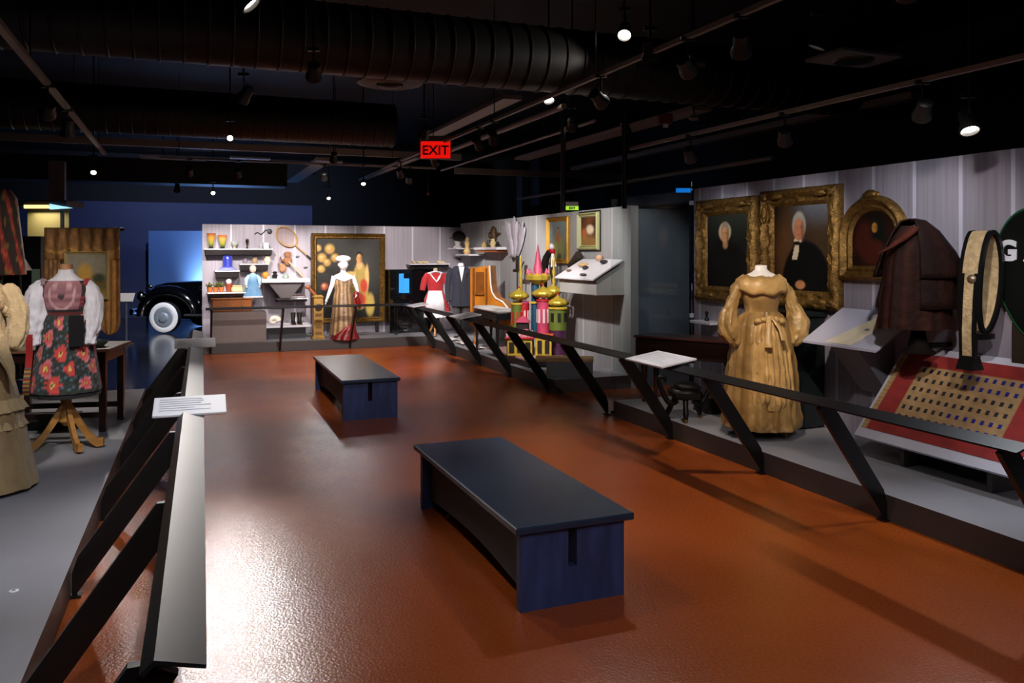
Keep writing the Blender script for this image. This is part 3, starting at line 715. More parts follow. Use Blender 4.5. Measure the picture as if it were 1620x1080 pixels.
    s = MB(); s.lathe([(.13, 0), (.13, .012), (.02, .02), (.02, .3)], n=24); s.build('stand_base', black, t)
gold_gown()

# brown cape on a raised form
def cape():
    br, dk, hl = lc('24100b'), lc('140806'), lc('4c2218')
    o = UV(5.31, 4.76, 0); z0 = 1.24
    t = thing('brown_cape', 'dark brown tiered velvet cape on a raised stand by the arched frame', 'cape', (o.x, o.y, z0), radians(-2))
    m = vc('brown_velvet', rough=.75, sheen=.0, spec=.15, var=.4, vscale=16, bump=.5, bscale=24)
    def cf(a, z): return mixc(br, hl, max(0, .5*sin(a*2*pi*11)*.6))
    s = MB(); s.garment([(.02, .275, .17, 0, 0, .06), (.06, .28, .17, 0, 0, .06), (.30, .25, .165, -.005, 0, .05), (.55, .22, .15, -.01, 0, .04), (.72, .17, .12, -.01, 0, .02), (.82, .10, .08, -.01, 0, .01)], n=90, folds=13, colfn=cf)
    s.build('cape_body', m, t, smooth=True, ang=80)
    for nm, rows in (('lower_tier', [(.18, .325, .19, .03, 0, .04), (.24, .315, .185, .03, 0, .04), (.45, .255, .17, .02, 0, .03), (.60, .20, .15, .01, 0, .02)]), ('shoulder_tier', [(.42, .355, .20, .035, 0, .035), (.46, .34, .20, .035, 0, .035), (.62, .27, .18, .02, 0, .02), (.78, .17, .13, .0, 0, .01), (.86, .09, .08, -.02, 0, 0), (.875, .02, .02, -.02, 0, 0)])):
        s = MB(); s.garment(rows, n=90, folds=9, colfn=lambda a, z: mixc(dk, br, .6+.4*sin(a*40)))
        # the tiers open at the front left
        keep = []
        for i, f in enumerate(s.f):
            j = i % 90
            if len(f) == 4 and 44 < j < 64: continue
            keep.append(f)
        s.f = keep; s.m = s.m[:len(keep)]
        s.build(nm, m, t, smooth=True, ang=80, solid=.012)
    s = MB(); s.col = hl; s.tube([(-.05, -.10, .80), (-.14, -.12, .73), (-.24, -.12, .66), (-.335, -.10, .60)], [.05, .045, .03, .012], 14, flat=.45, fold=.04); s.build('collar_flap', m, t, smooth=True)
    s = MB(); s.ball((-.03, -.06, .80), (.035, .02, .03)); s.build('clasp', mat('pewter', '6a6a72', rough=.3, metal=.9), t, smooth=True)
    s = MB(); s.lathe([(.13, -.17), (.08, -.13), (.055, -.03), (.05, .3)], n=24, c=(.03, .02, 0)); s.tube([(.03, .02, -.12), (.36, .15, -.12)], .02, 8); s.build('stand', mat('stand_brown', '100a08', rough=.8, spec=.1), t, smooth=True)
cape()

# oval hoop of quilted band
def hoop():
    o = UV(5.42, 4.30, 0)
    t = thing('quilted_hoop', 'tall narrow oval hoop of cream quilted band edged in black', 'harness', (o.x, o.y, 1.08), radians(26))
    cream = mat('cream_quilt', 'b89f78', rough=.7, var=.3, vscale=22, bump=.6, bscale=50)
    def pth(k, rx=.15, rz=.365): return [(rx*sin(a)*(1 if sin(a) > 0 else .62)-.11*rz*cos(a), 0, .56-rz*cos(a)) for a in [2*pi*i/48 for i in range(49)]]
    def band(name, P, hw, hd, m, y=0, smooth=True):
        b = MB(); R = []
        for i, p in enumerate(P):
            q0 = Vector(P[max(i-1, 0)]); q1 = Vector(P[min(i+1, len(P)-1)]); d = (q1-q0).normalized(); nrm = Vector((-d.z, 0, d.x))
            c = Vector(p)+Vector((0, y, 0))
            R.append([c+nrm*hw+Vector((0, -hd, 0)), c+nrm*hw+Vector((0, hd, 0)), c-nrm*hw+Vector((0, hd, 0)), c-nrm*hw+Vector((0, -hd, 0))])
        b.rings(R, True, True); return b.build(name, m, t)
    P = pth(0)
    band('quilted_band', P[:], .010, .068, cream)
    for k, hw, y in ((0, .014, -.075), (1, .014, .075)):
        band('black_edging', P, hw, .014, black, y)
    SP = [(-.093, 0, .62), (-.112, 0, .42), (-.125, 0, .20), (-.12, 0, .0)]
    band('front_strap', SP, .007, .042, cream)
    band('strap_edging', SP, .010, .012, black, -.05); band('strap_edging', SP, .010, .012, black, .05)
    b = MB(); b.lathe([(.036, -.12), (.034, -.14), (.02, -.155), (.002, -.16)], c=(.03, -.02, .58), n=16, axis='x'); b.build('metal_boss', mat('pewter_light', '8a7a68', rough=.35, metal=.7), t, smooth=True)
    b = MB(); b.box((-.10, .0, -.03), (.12, .14, .10), 0, taper=.7); b.box((-.07, .0, .09), (.05, .05, .18)); b.box((.04, .0, .15), (.26, .03, .04)); b.build('stand', black, t)
hoop()

# tilted board with the dotted textile
def quilt_board():
    t = thing('quilt_board', 'white tilted display board carrying the red and tan dotted textile', 'display board', UV(UW, 5.16, 0), RU)
    L_ = 1.42; yf, yb, zf, zb = -.60, -.03, .365, 1.07
    def pl(a, b, off=0.0):      # a along 0..1, b up the slope 0..1
        n = Vector((0, -(zb-zf), yb-yf)).normalized()*off
        return (a*L_, yf+(yb-yf)*b+n.y, zf+(zb-zf)*b+n.z)
    b = MB(); b.add([pl(0, 0), pl(1, 0), pl(1, 1), pl(0, 1), pl(0, 0, -.03), pl(1, 0, -.03), pl(1, 1, -.03), pl(0, 1, -.03)], [(0, 1, 2, 3), (7, 6, 5, 4), (0, 4, 5, 1), (1, 5, 6, 2), (2, 6, 7, 3), (3, 7, 4, 0)])
    b.build('board', mat('board_white', 'b9b8c6', rough=.5), t)
    for x in (.35, 1.1):
        b = MB(); b.add([(x, yf+.12, PZ), (x, yb, PZ), (x, yb, zb-.03), (x, yf+.12, zf+.1), (x+.04, yf+.12, PZ), (x+.04, yb, PZ), (x+.04, yb, zb-.03), (x+.04, yf+.12, zf+.1)], [(0, 1, 2, 3), (7, 6, 5, 4), (0, 4, 5, 1), (1, 5, 6, 2), (2, 6, 7, 3), (3, 7, 4, 0)])
        b.build('support_bracket', riser, t)
    # textile: red ground, tan centre with rows of dark and blue dots, tan selvedge at the left
    tt = thing('dotted_textile', 'red textile with tan centre and rows of dark blue dots', 'textile', UV(UW, 5.16, 0), RU)
    red, tan, dk, bl = lc('7e1410'), lc('b08c60'), lc('14141c'), lc('141850')
    a0, a1, b0, b1 = .02, .975, .09, .93
    def pc(x, y):
        c = mixc(red, lc('901c16'), wob(x, y, 30))
        if x < .035: c = lc('b09060') if int(y*60) % 2 else lc('9a7a48')
        if .17 < x < .85 and .17 < y < .86: c = mixc(tan, lc('9c7a50'), wob(x, y, 60, 2))
        return c
    nx, ny = 90, 50
    g = MB(); g.grid(nx, ny, lambda a, b: pl(a0+(a1-a0)*a, b0+(b1-b0)*b, .004), 0, pc); g.build('ground_cloth', vc('cloth_red', rough=.85, bump=.1), tt, solid=.003)
    for r in range(6):
        for c in range(13):
            x = .205+c*.0505; y = .225+r*.115
            d = MB(); ctr = Vector(pl(a0+(a1-a0)*x, b0+(b1-b0)*y, .0065)); n = 8
            ux = Vector((1, 0, 0)); uy = Vector((0, yb-yf, zb-zf)).normalized()
            d.add([ctr]+[ctr+ux*.0165*cos(2*pi*k/n)*(1.25 if k % 2 else .85)+uy*.021*sin(2*pi*k/n)*(1.2 if k % 2 else .9) for k in range(n)], [(0, k+1, (k+1) % n+1) for k in range(n)])
            blue = (r < 2 and c > 5) or (r > 3 and c > 5)
            d.build('dot', mat('dot_blue', '1a1c78', rough=.8) if blue else mat('dot_dark', '202028', rough=.8), tt)
quilt_board()

# black rounded panel with green edge and white letters
def g_panel():
    v, _ = on_u(1580, 400); cz = 1.86
    t = thing('black_green_banner', 'black oval panel edged in green with large white letters at the right edge', 'banner', UV(UW, v-.29, 1.71), RU)
    pts = []
    for i in range(60):
        a = 2*pi*i/60; x = .30*cos(a); z = .47*sin(a)
        if z < 0: x *= 1+.35*z/.47*1.2
        pts.append((x, z))
    b = MB(); b.prism([(x*.965, z*.975) for x, z in pts], 'xz', -.055, -.01); b.build('face', mat('slate_black', '0c0f0e', rough=.35, var=.3, vscale=3), t)
    b = MB(); b.rings([[(x*s_, y, z*s_) for x, z in pts] for s_, y in ((.965, -.005), (1.0, -.01), (1.01, -.04), (1.0, -.06), (.965, -.06))], True, False); b.build('green_edging', mat('edge_green', '0e4a2a', rough=.5), t)
    b = MB(); b.box((0, -.025, -.52), (.30, .05, .30), 0); b.build('shadow_block', mat('shadow_brown', '2a1c14', rough=.6), t)  # dark brown box stands in for the shadow below the panel
    lm = mat('letter_white', 'd4d6e0', rough=.5)
    text_mesh('letter', 'G', .20, .003, lm, t, (-.175, -.059, .09), (pi/2, 0, 0), bold=.010)
    text_mesh('letter', 'A', .20, .003, lm, t, (.03, -.059, .09), (pi/2, 0, 0), bold=.010)
g_panel()

# wall shelf with the cream document
def doc_shelf():
    v, z = on_u(1310, 530, 5.2); 
    t = thing('reading_shelf', 'white tilted wall shelf holding a cream document beside the brown cape', 'shelf', UV(UW, 5.43, 0), RU)
    w2 = .42; b = MB(); yf, yb, zf, zb = -.52, -.06, 1.065, 1.345
    def sl(x, k, o=0): return (x, yf+(yb-yf)*k, zf+(zb-zf)*k+o)
    b.add([sl(-w2, 0), sl(w2, 0), sl(w2, 1), sl(-w2, 1), sl(-w2, 0, -.02), sl(w2, 0, -.02), sl(w2, 1, -.02), sl(-w2, 1, -.02)], [(0, 1, 2, 3), (7, 6, 5, 4), (0, 4, 5, 1), (1, 5, 6, 2), (2, 6, 7, 3), (3, 7, 4, 0)])
    b.build('shelf_board', mat('shelf_white', 'aaa9bb', rough=.5), t)
    b = MB(); b.prism([(-.0, .62), (-.0, 1.34), (-.06, 1.32), (-.45, 1.08), (-.05, .62)], 'yz', -.20, .12); b.build('bracket', mat('bracket_grey', '7c7a86', rough=.55), t)
    d = thing('cream_document', 'cream paper document lying on the white tilted wall shelf', 'document', UV(UW, 5.43, 0), RU)
    b = MB(); P = [sl(-.16, .02, .004), sl(.14, .02, .004), sl(.22, .5, .004), sl(.22, .96, .004), sl(.12, .96, .004)]; n = len(P)
    b.add(P+[(x, y, z_+.003) for x, y, z_ in P], [tuple(range(n-1, -1, -1)), tuple(range(n, 2*n))]+[(j, (j+1) % n, n+(j+1) % n, n+j) for j in range(n)])
    b.build('sheet', mat('cream_paper', 'c9bea6', rough=.8, var=.08), d)
    b = MB(); b.add([sl(.10, .42, .0085), sl(.15, .42, .0085), sl(.15, .48, .0085), sl(.10, .48, .0085)], [(0, 1, 2, 3)]); b.build('stamp_mark', mat('ink_grey', '70707c'), d)
doc_shelf()

# cabinet behind the golden gown
b = MB(); t = thing('dark_cabinet', 'dark green-black cabinet against the wall behind the golden gown', 'cabinet', UV(UW, 6.45, PZ), RU)
b.box((0, -.20, .54), (.66, .38, 1.04), 0, bev=.01); b.build('body', mat('cab_green', '0e1718', rough=.45, var=.3), t)
b = MB(); b.box((0, -.215, 1.085), (.72, .42, .045), 0, bev=.008); b.build('top', mat('cab_green', '0e1718'), t)
for s_ in (-1, 1):
    b = MB(); b.box((s_*.16, -.398, .56), (.29, .016, .84), 0, bev=.004); o = b.build('door', mat('cab_green2', '12201f', rough=.4), t)
    c = MB(); c.ball((s_*.04, -.415, .6), .013); c.build('knob', mat('brass', '8a6a2a', rough=.35, metal=.9), o)
b = MB(); b.box((0, -.2, .04), (.6, .34, .06)); b.build('plinth', black, t)
# little shelf
t = thing('wall_shelf', 'narrow white wall shelf left of the golden gown', 'shelf', UV(UW, 7.9, 0), RU)
b = MB(); b.box((0, -.10, 1.05), (.40, .20, .03), 0, bev=.003); b.build('board', white, t)
b = MB(); b.lathe([(.02, 1.066), (.03, 1.08), (.012, 1.12), (.022, 1.16), (.008, 1.18)], c=(0, -.1, 0), n=14); one('small_figurine', 'tiny dark figurine on the narrow wall shelf left of the gown', 'figurine', MB().add([(x, y, z-1.066) for x, y, z in b.v], b.f), black, UV(UW, 7.9, 1.066), RU, smooth=True)

# square piano seen past the gown
def square_piano():
    p = Vector((1.38, 9.16)); q = Vector((2.46, 8.33)); ang = atan2(q.y-p.y, q.x-p.x)
    t = thing('square_piano', 'long dark mahogany square piano behind the white label panel', 'piano', (p.x, p.y, PZ), ang)
    L_ = 1.15; D_ = .42
    b = MB(); b.box((L_/2, D_/2, .62), (L_, D_, .20), 0, bev=.012); b.build('case', mat('mahogany_dark', '160907', rough=.3, var=.4, vscale=4, coat=.3), t)
    b = MB(); b.box((L_/2, D_/2, .735), (L_+.03, D_+.02, .025), 0, bev=.006); b.build('lid', mat('mahogany', '4a2320', rough=.35, var=.3, vscale=4, coat=.4), t)
    b = MB(); b.box((L_/2, -.004, .54), (L_*.96, .012, .02)); b.build('moulding', darkwood, t)
    for x in (.08, L_-.08):
        for y in (.07, D_-.07):
            b = MB(); b.lathe([(.02, 0), (.028, .02), (.016, .06), (.03, .16), (.038, .40), (.026, .45), (.045, .50), (.045, .53)], c=(x, y, 0), n=14); b.build('leg', darkwood, t, smooth=True)
square_piano()
def curule():
    t = thing('carved_stool', 'black carved stool with upturned scroll ends and brass-tipped foot', 'stool', (1.73, 8.15, PZ), radians(0))
    bm_ = mat('ebony', '060505', rough=.45, spec=.3)
    for s_ in (-1, 1):
        b = MB(); P = []
        for i in range(22):
            k = i/21
            if k < .6: a = k/.6; P.append((s_*(.08+.19*a), 0, .20-.06*sin(pi*a)+.20*a*a))
            else: a = (k-.6)/.4*4.2; r = .045*(1-(k-.6)/.4*.6); P.append((s_*(.27-.045+r*cos(a)), 0, .40+r*sin(a)))
        b.tube(P, [.032-.016*i/21 for i in range(22)], 12); b.build('scroll_arm', bm_, t, smooth=True)
    b = MB(); b.box((0, 0, .27), (.30, .30, .10), 0, bev=.03); b.box((.02, 0, .34), (.22, .26, .06), 0, bev=.02)
    b.build('seat', bm_, t, smooth=True)
    for x, y in ((-.02, -.13), (.16, .1), (-.14, .12)):
        b = MB(); b.tube([(x*.5, y*.5, .24), (x*.8, y*.8, .15), (x, y, .08), (x*1.1, y*1.1, .03)], [.03, .025, .03, .02], 10); o = b.build('leg', bm_, t, smooth=True)
        c = MB(); c.ball((x*1.1, y*1.1, .022), .022); c.build('caster', mat('brass', '8a6a2a', rough=.35, metal=.9), o, smooth=True)
curule()
t = thing('low_box', 'low dark box on the platform between the carved stool and the gown', 'box', (2.12, 8.62, PZ), TH)
b = MB(); b.box((0, 0, .08), (.30, .3, .16), 0, taper=.8, bev=.006); b.build('body', mat('box_dark', '1c1a1a', rough=.6), t)

# glass barrier across the end of the right platform
t = thing('glass_barrier', 'tall clear glass panel closing the end of the right platform', 'glass panel', UV(4.42, 8.30, 0), TH)
b = MB(); b.box((.68, 0, 1.36), (1.10, .012, 2.70)); b.build('pane', glass_mat('clear_glass'), t)
b = MB(); b.box((.68, 0, .02), (1.10, .03, .03)); b.build('floor_channel', black, t)
for z in (.5, 1.1, 2.45):
    b = MB(); b.box((1.21, -.02, z), (.05, .03, .05), 0, bev=.004); b.build('clamp', white, t)
# ================================================================== left platform
def ivory_gown():
    c1, c2, c3 = lc('957a54'), lc('a88e66'), lc('745d3c')
    t = thing('ivory_gown', 'cream lace gown with ruffled shoulders cut off by the left edge', 'dress', Vector((-3.76, 5.72, PZ)), radians(20))
    m = vc('lace_cloth', rough=.75, bump=.5, bscale=60)
    s = MB(); s.garment([(.03, .38, .36, 0, 0, .035), (.06, .38, .36, 0, 0, .035), (.30, .325, .31, 0, 0, .03), (.50, .285, .28, 0, 0, .03), (.54, .29, .283, 0, 0, .03), (.80, .22, .21, 0, 0, .03), (1.00, .185, .17, 0, 0, .02), (1.10, .14, .12, 0, 0, .01)], n=100, folds=15, colfn=lambda a, z: mixc(c1, c3, .3+.3*sin(a*2*pi*8) + (.2 if .44 < z < .56 else 0)))
    s.build('skirt', m, t, smooth=True, ang=180, sub=2, crumple=.03, csize=.12)
    s = MB()
    for z in (.50, .62): s.garment([(z-.055, .305, .30, 0, 0, .06), (z, .282, .278, 0, 0, .02), (z+.03, .275, .268, 0, 0, .05)], n=120, folds=30, colfn=lambda a, z: c2)
    s.build('lace_band', m, t, smooth=True, ang=80)
    s = MB(); s.garment([(1.04, .215, .20, .02, -.02, .06), (1.14, .17, .15, 0, 0, .04), (1.24, .185, .14, 0, 0, .03), (1.36, .205, .14, 0, 0, .03), (1.44, .17, .11, 0, 0, .01), (1.50, .08, .07, 0, 0, 0)], n=80, folds=14, colfn=lambda a, z: mixc(c1, c2, .5+.5*sin(a*50))); s.build('bodice', m, t, smooth=True, ang=180, sub=1, crumple=.03, csize=.05)
    for sx in (-1, 1):
        s = MB(); s.col = c2; sleeve(s, [(sx*.17, 0, 1.44), (sx*.22, -.01, 1.38), (sx*.26, -.02, 1.27), (sx*.27, -.04, 1.14), (sx*.25, -.08, 1.04), (sx*.235, -.11, .98)], [.055, .062, .07, .075, .062, .04], .08, 26, 9); s.build('sleeve', m, t, smooth=True, ang=180, sub=2, crumple=.04, csize=.05)
        s = MB()
        for k in range(9): s.col = mixc(c2, c1, k % 2); s.ball((sx*(.09+.016*k), -.11+.008*k, 1.43-.026*k), (.035, .02, .028), n=9, m=6, rot=(0, .3*k, .4*k))
        s.build('ruffle', m, t, smooth=True)
    # hanging overskirt drape seen in profile
    s = MB(); s.col = c2; s.tube([(.16, -.14, 1.08), (.20, -.18, .98), (.25, -.2, .88), (.27, -.2, .76)], [.05, .05, .035, .012], 16, fold=.1, flat=.6); s.build('drape', m, t, smooth=True)
    s = MB(); s.lathe([(.07, 1.46), (.052, 1.50), (.05, 1.56), (.02, 1.57)], n=20); s.build('neck_form', skinw, t, smooth=True)
    s = MB(); s.lathe([(.16, 0), (.16, .012), (.02, .02), (.02, .5)], n=24); s.build('stand_base', black, t)
ivory_gown()

def folk_dress():
    t = thing('folk_dress', 'embroidered folk dress with white puffed sleeves and floral apron on a wooden tripod', 'dress', Vector((-3.80, 6.95, PZ)), radians(14))
    ctr = [(hsh(i, 1), hsh(i, 2), hsh(i, 3)) for i in range(60)]
    greens = [lc('1a1c18'), lc('2c3a30'), lc('38443c')]
    fl = []
    for r in range(5):
        for k in range(7):
            fl.append(((k+.5*(r % 2)+.2)/7+.02*sin(r*5+k), .12+.19*r, .072+.014*((k+r) % 3)))
    def apron(a, z, z0=.50, z1=1.17):
        y = (z-z0)/(z1-z0)
        c = mixc(greens[0], greens[1], .5+.5*sin(a*90+z*40)*cos(z*95-a*30))
        if sin(a*130+z*20)*sin(z*120) > .6: c = lc('4a6a78') if sin(a*50) > 0 else lc('6a5a70')
        for fx, fy, fr in fl:
            d = hypot(min(abs(a-fx), 1-abs(a-fx))*1.9/.67, y-fy)
            rr = fr*1.35
            if d < rr:
                k = d/rr; ang = atan2(y-fy, a-fx)
                pet = .8+.2*cos(5*ang)
                if k < .25: c = lc('d8c060') if k > .12 else lc('2a1010')
                elif k < pet: c = mixc(lc('c8342c'), lc('e08890'), (k-.25)/.75 if int(fx*70) % 2 else .1)
        return c
    m = vc('embroidery', rough=.8, bump=.2, var=.1)
    s = MB(); s.garment([(.50, .275, .25, 0, 0, .03)] + [(.50+.02*i, .275-.0028*i, .25-.0030*i, 0, 0, .03) for i in range(1, 32)] + [(1.15, .165, .14, 0, 0, .01)], n=200, folds=12, colfn=apron)
    s.build('floral_skirt', m, t, smooth=True, ang=80)
    s = MB(); s.garment([(.46, .265, .24, 0, 0, .04), (.56, .26, .235, 0, 0, .04), (1.0, .17, .15, 0, 0, .02)], n=60, folds=12, colfn=lambda a, z: lc('0c0a0c')); s.build('under_skirt', m, t, smooth=True)
    def vest(a, z):
        c = lc('181414'); q = (a-.75)  # front centre at a=.75
        if abs(q) < .13: c = mixc(lc('b07a80'), lc('8a5a64'), .5+.5*sin(z*90)); c = lc('403036') if hypot(q*1.2, (z-1.30)*.9) < .022 else c; c = lc('c8a0a0') if .080 < hypot(q*1.1, (z-1.31)*.8) < .10 else c
        elif abs(q) < .16: c = lc('a83040') if int(z*60) % 2 else lc('302020')
        elif abs(abs(q)-.22) < .03: c = lc('7a3440')
        if z < 1.20: c = lc('141212') if z > 1.175 else lc('6a2020')
        return c
    s = MB(); s.garment([(1.13+.012*i, .150+.0022*i+.0008*i, .125+.0016*i, 0, -.005, 0) for i in range(16)] + [(1.34, .20, .14, 0, 0, 0), (1.40, .195, .125, 0, 0, 0), (1.435, .16, .10, 0, 0, 0)], n=120, folds=4, colfn=vest)
    s.build('vest', m, t, smooth=True, ang=80)
    s = MB(); s.col = lc('e4e0e6'); s.garment([(1.36, .19, .13, 0, 0, .01), (1.42, .165, .11, 0, 0, .01), (1.46, .10, .08, 0, 0, .02), (1.50, .062, .058, 0, 0, .05), (1.53, .058, .054, 0, 0, .05)], n=50, folds=10, colfn=lambda a, z: lc('d8d4da')); s.build('blouse_collar', linen, t, smooth=True)
    for sx in (-1, 1):
        s = MB(); s.col = lc('dcd8e0')
        k = .92 if sx < 0 else .66
        sleeve(s, [(sx*.155, 0, 1.42), (sx*.19, -.01, 1.38), (sx*.215, -.02, 1.30), (sx*.225, -.03, 1.20), (sx*.225, -.05, 1.10), (sx*.225, -.08, 1.02), (sx*.215, -.10, .965), (sx*.21, -.11, .93), (sx*.212, -.115, .89)], [.05*k+.01, .088*k, .112*k, .122*k, .118*k, .098*k, .048*k+.01, .058*k+.01, .075*k+.01], .05, 30, 9)
        s.build('sleeve', linen, t, smooth=True, ang=180, sub=2, crumple=.04, csize=.05)
        s = MB(); s.col = lc('a03038') if sx > 0 else lc('9a7a80'); s.tube([(sx*.155, -.075, 1.40), (sx*.17, -.02, 1.445), (sx*.155, .06, 1.41)], .022, 8, flat=.5); s.build('shoulder_strap', m, t, smooth=True)
    s = MB(); s.col = lc('c8a080'); s.lathe([(.055, 1.50), (.05, 1.55), (.052, 1.575), (.01, 1.58)], n=20); s.build('neck_block', mat('neck_wood', 'b8845a', rough=.5), t, smooth=True)
    s = MB(); s.box((.13, -.205, 1.02), (.11, .02, .26), 0, rot=(0, 0, .35)); s.build('black_pouch', black, t)
    def rib(a, b): return lc('9a1412') if b > .45 else (lc('b88030') if int(b*40) % 3 == 0 else (lc('7a1818') if int(b*40) % 3 == 1 else lc('2a5a48')))
    s = MB(); s.grid(3, 44, lambda a, b: (-.245+.05*a-.03*(1-b), -.19-.015*sin(b*8), .50+.50*b), 0, rib); s.build('red_ribbon', m, t, solid=.004)
    s = MB(); s.tube([(0, 0, .50), (0, 0, 1.1)], .025, 12); s.lathe([(.03, .50), (.05, .44), (.035, .36), (.055, .30), (.055, .24), (.02, .20)], n=20); s.build('stand_column', woodm, t, smooth=True)
    for a in (radians(200), radians(-55), radians(-5)):
        s = MB(); P = []
        R = []
        for i in range(12):
            k = i/11; r = .03+.27*k; z = .34-.30*sin(min(1, k*1.05)*pi/2)**1.2 - .0 + (.015 if k > .9 else 0)
            hh = .055-.022*k; wv = .018
            cx, cy = r*cos(a), r*sin(a); px_, py_ = -sin(a)*wv, cos(a)*wv; z = max(z, hh)
            R.append([(cx+px_, cy+py_, z-hh), (cx+px_, cy+py_, z+hh), (cx-px_, cy-py_, z+hh), (cx-px_, cy-py_, z-hh)])
        s.rings(R, True, True); s.build('leg', woodm, t, smooth=True, ang=50)
folk_dress()

def left_table():
    p = Vector((-4.26, 7.5, PZ)); t = thing('dark_table', 'dark wooden table with a low stretcher standing behind the folk dress', 'table', p, radians(10))
    b = MB(); b.box((.02, .33, .765), (1.02, .72, .03), 0, bev=.005); b.build('tabletop', mat('table_tan', '8a6242', rough=.45, var=.2), t)
    b = MB(); b.box((.02, .33, .70), (.92, .62, .09)); b.build('frame', darkwood, t)
    for x in (-.41, .45):
        for y in (.05, .61):
            b = MB(); b.box((x, y, .375), (.06, .06, .75), 0, bev=.006); b.build('leg', darkwood, t)
    for y in (.05, .61):
        b = MB(); b.box((.02, y, .16), (.80, .035, .05)); b.build('stretcher', darkwood, t)
    d = UV(0, 0); q = Matrix.Rotation(radians(10), 3, 'Z') @ Vector((.36, .22, .78))
    b = MB(); b.lathe([(.02, 0), (.045, .004), (.075, .03), (.085, .055), (.08, .055), (.068, .03), (.02, .012)], n=22)
    one('mint_bowl', 'small mint green bowl on the dark wooden table', 'bowl', b, mat('mint', '8fb8a0', rough=.4), p+q+Vector((0, 0, .001)), 0, smooth=True)
    t = thing('low_black_box', 'long low black case on the platform under the dark table', 'box', (-4.45, 7.62, PZ), radians(10)); b = MB(); b.box((0, .2, .06), (.6, .3, .12), 0, bev=.01); b.build('body', mat('box_dark', '1c1a1a'), t)
left_table()

# golden fringed drapery with its framed picture
def drapery():
    Y = 10.1; L = at(72, 360, Y); t = thing('golden_drapery', 'golden brown fringed velvet drapery with a long rounded side flap', 'textile', (L.x, Y, .84), 0)
    H = L.z-.84; W = 1.0*(120/1290*Y); m = vc('gold_velvet', rough=.6, var=.3, vscale=14, bump=.5, bscale=30)
    g1, g2, g3 = lc('916227'), lc('a8782f'), lc('5c3a18')
    def col(x, z):    # x 0..1, z 0..1 of height
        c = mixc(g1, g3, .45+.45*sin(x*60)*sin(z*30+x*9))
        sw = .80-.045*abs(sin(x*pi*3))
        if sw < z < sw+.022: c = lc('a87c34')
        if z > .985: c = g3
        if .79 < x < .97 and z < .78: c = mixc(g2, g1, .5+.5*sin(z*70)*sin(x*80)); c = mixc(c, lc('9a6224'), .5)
        if abs(x-.80) < .012 and z < .78: c = lc('a87c34')
        return c
    s = MB()
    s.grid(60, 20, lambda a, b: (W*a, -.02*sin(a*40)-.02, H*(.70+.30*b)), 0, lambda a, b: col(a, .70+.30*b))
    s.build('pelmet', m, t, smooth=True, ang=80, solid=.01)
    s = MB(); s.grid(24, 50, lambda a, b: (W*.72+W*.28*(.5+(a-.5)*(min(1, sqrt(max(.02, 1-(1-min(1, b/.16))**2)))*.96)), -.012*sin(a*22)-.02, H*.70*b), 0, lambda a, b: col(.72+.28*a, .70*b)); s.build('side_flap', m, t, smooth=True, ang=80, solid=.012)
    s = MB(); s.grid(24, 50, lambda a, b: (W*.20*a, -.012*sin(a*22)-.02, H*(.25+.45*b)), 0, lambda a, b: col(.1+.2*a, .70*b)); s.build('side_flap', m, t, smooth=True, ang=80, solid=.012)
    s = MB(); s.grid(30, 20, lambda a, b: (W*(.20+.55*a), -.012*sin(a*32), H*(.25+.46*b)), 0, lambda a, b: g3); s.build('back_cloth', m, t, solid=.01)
    s = MB(); s.tube([(-.02, .03, H-.02), (W+.02, .03, H-.02)], .02, 10); s.tube([(W*.45, .06, H-.02), (W*.45, .06, -.66)], .022, 10)
    s.box((W*.45, .06, -.65), (.5, .3, .02)); s.build('hanging_frame', black, t, smooth=True)
    q = at(134, 436, Y-.1)
    picture('landscape_painting', 'small painting in a pale thin frame hanging on the golden drapery', 70/1290*Y, 76/1290*Y, .035, .03, p_land, (q.x, Y-.045, q.z), 0, fm=mat('frame_pale', '9a8458', rough=.5), n=(30, 34))
drapery()
# label plaque and small disc on the near left platform
t = thing('floor_label', 'white angled label plaque lying on the left platform at the edge of frame', 'label panel', UL(-1.06, 2.88, PZ), radians(-38))
b = MB(); b.box((-.11, -.16, .006), (.22, .32, .012), 0, bev=.002); b.build('plate', white, t)
b = MB(); b.lathe([(.014, .0125), (.020, .0125), (.020, .0135), (.014, .0135), (.014, .0125)], c=(-.045, -.05, 0), n=24, cap=False); b.build('printed_ring', mat('ink_grey', '70707c'), t)
p = at(22, 935, CAM_H*0+ (CAM_H-PZ)*F/(935-HZ)); b = MB(); b.lathe([(.022, 0), (.022, .004), (.008, .006)], n=24); t = thing('floor_disc', 'small white round cap set in the left platform near the plaque', 'cap', (p.x, p.y, PZ)); b.build('ring', white, t); b = MB(); b.lathe([(.008, .006), (.007, .008)], n=12); b.build('screw', mat('ink_grey', '70707c'), t)
# dark red patterned robe, display case, pale cabinet and lamp shade at the left edge
def red_robe():
    p = at(2, 400, 9.3); t = thing('red_robe', 'dark red and black patterned robe hanging at the left edge', 'robe', (p.x, 9.3, .85), radians(12))
    def cf(a, z):
        c = lc('1a0808'); k = sin(a*2*pi*9+z*6)
        if k > .5: c = lc('7a1c16')
        if k > .5 and sin(z*34+a*30) > .6: c = lc('a8402a')
        if sin(z*22)*sin(a*44) > .8: c = lc('6a5a20')
        return c
    s = MB(); s.garment([(.75, .26, .14, 0, 0, .06)]+[(.78+.05*i, .26-.006*i, .14, 0, 0, .05) for i in range(18)]+[(1.72, .10, .08, 0, 0, 0)], n=90, folds=9, colfn=cf); s.build('robe_body', vc('robe_cloth', rough=.8), t, smooth=True, ang=80)
    s = MB(); s.tube([(0, 0, .8), (0, 0, -.66)], .02, 8); s.lathe([(.16, -.67), (.15, -.65), (.02, -.63)], n=18); s.build('stand', black, t)
red_robe()
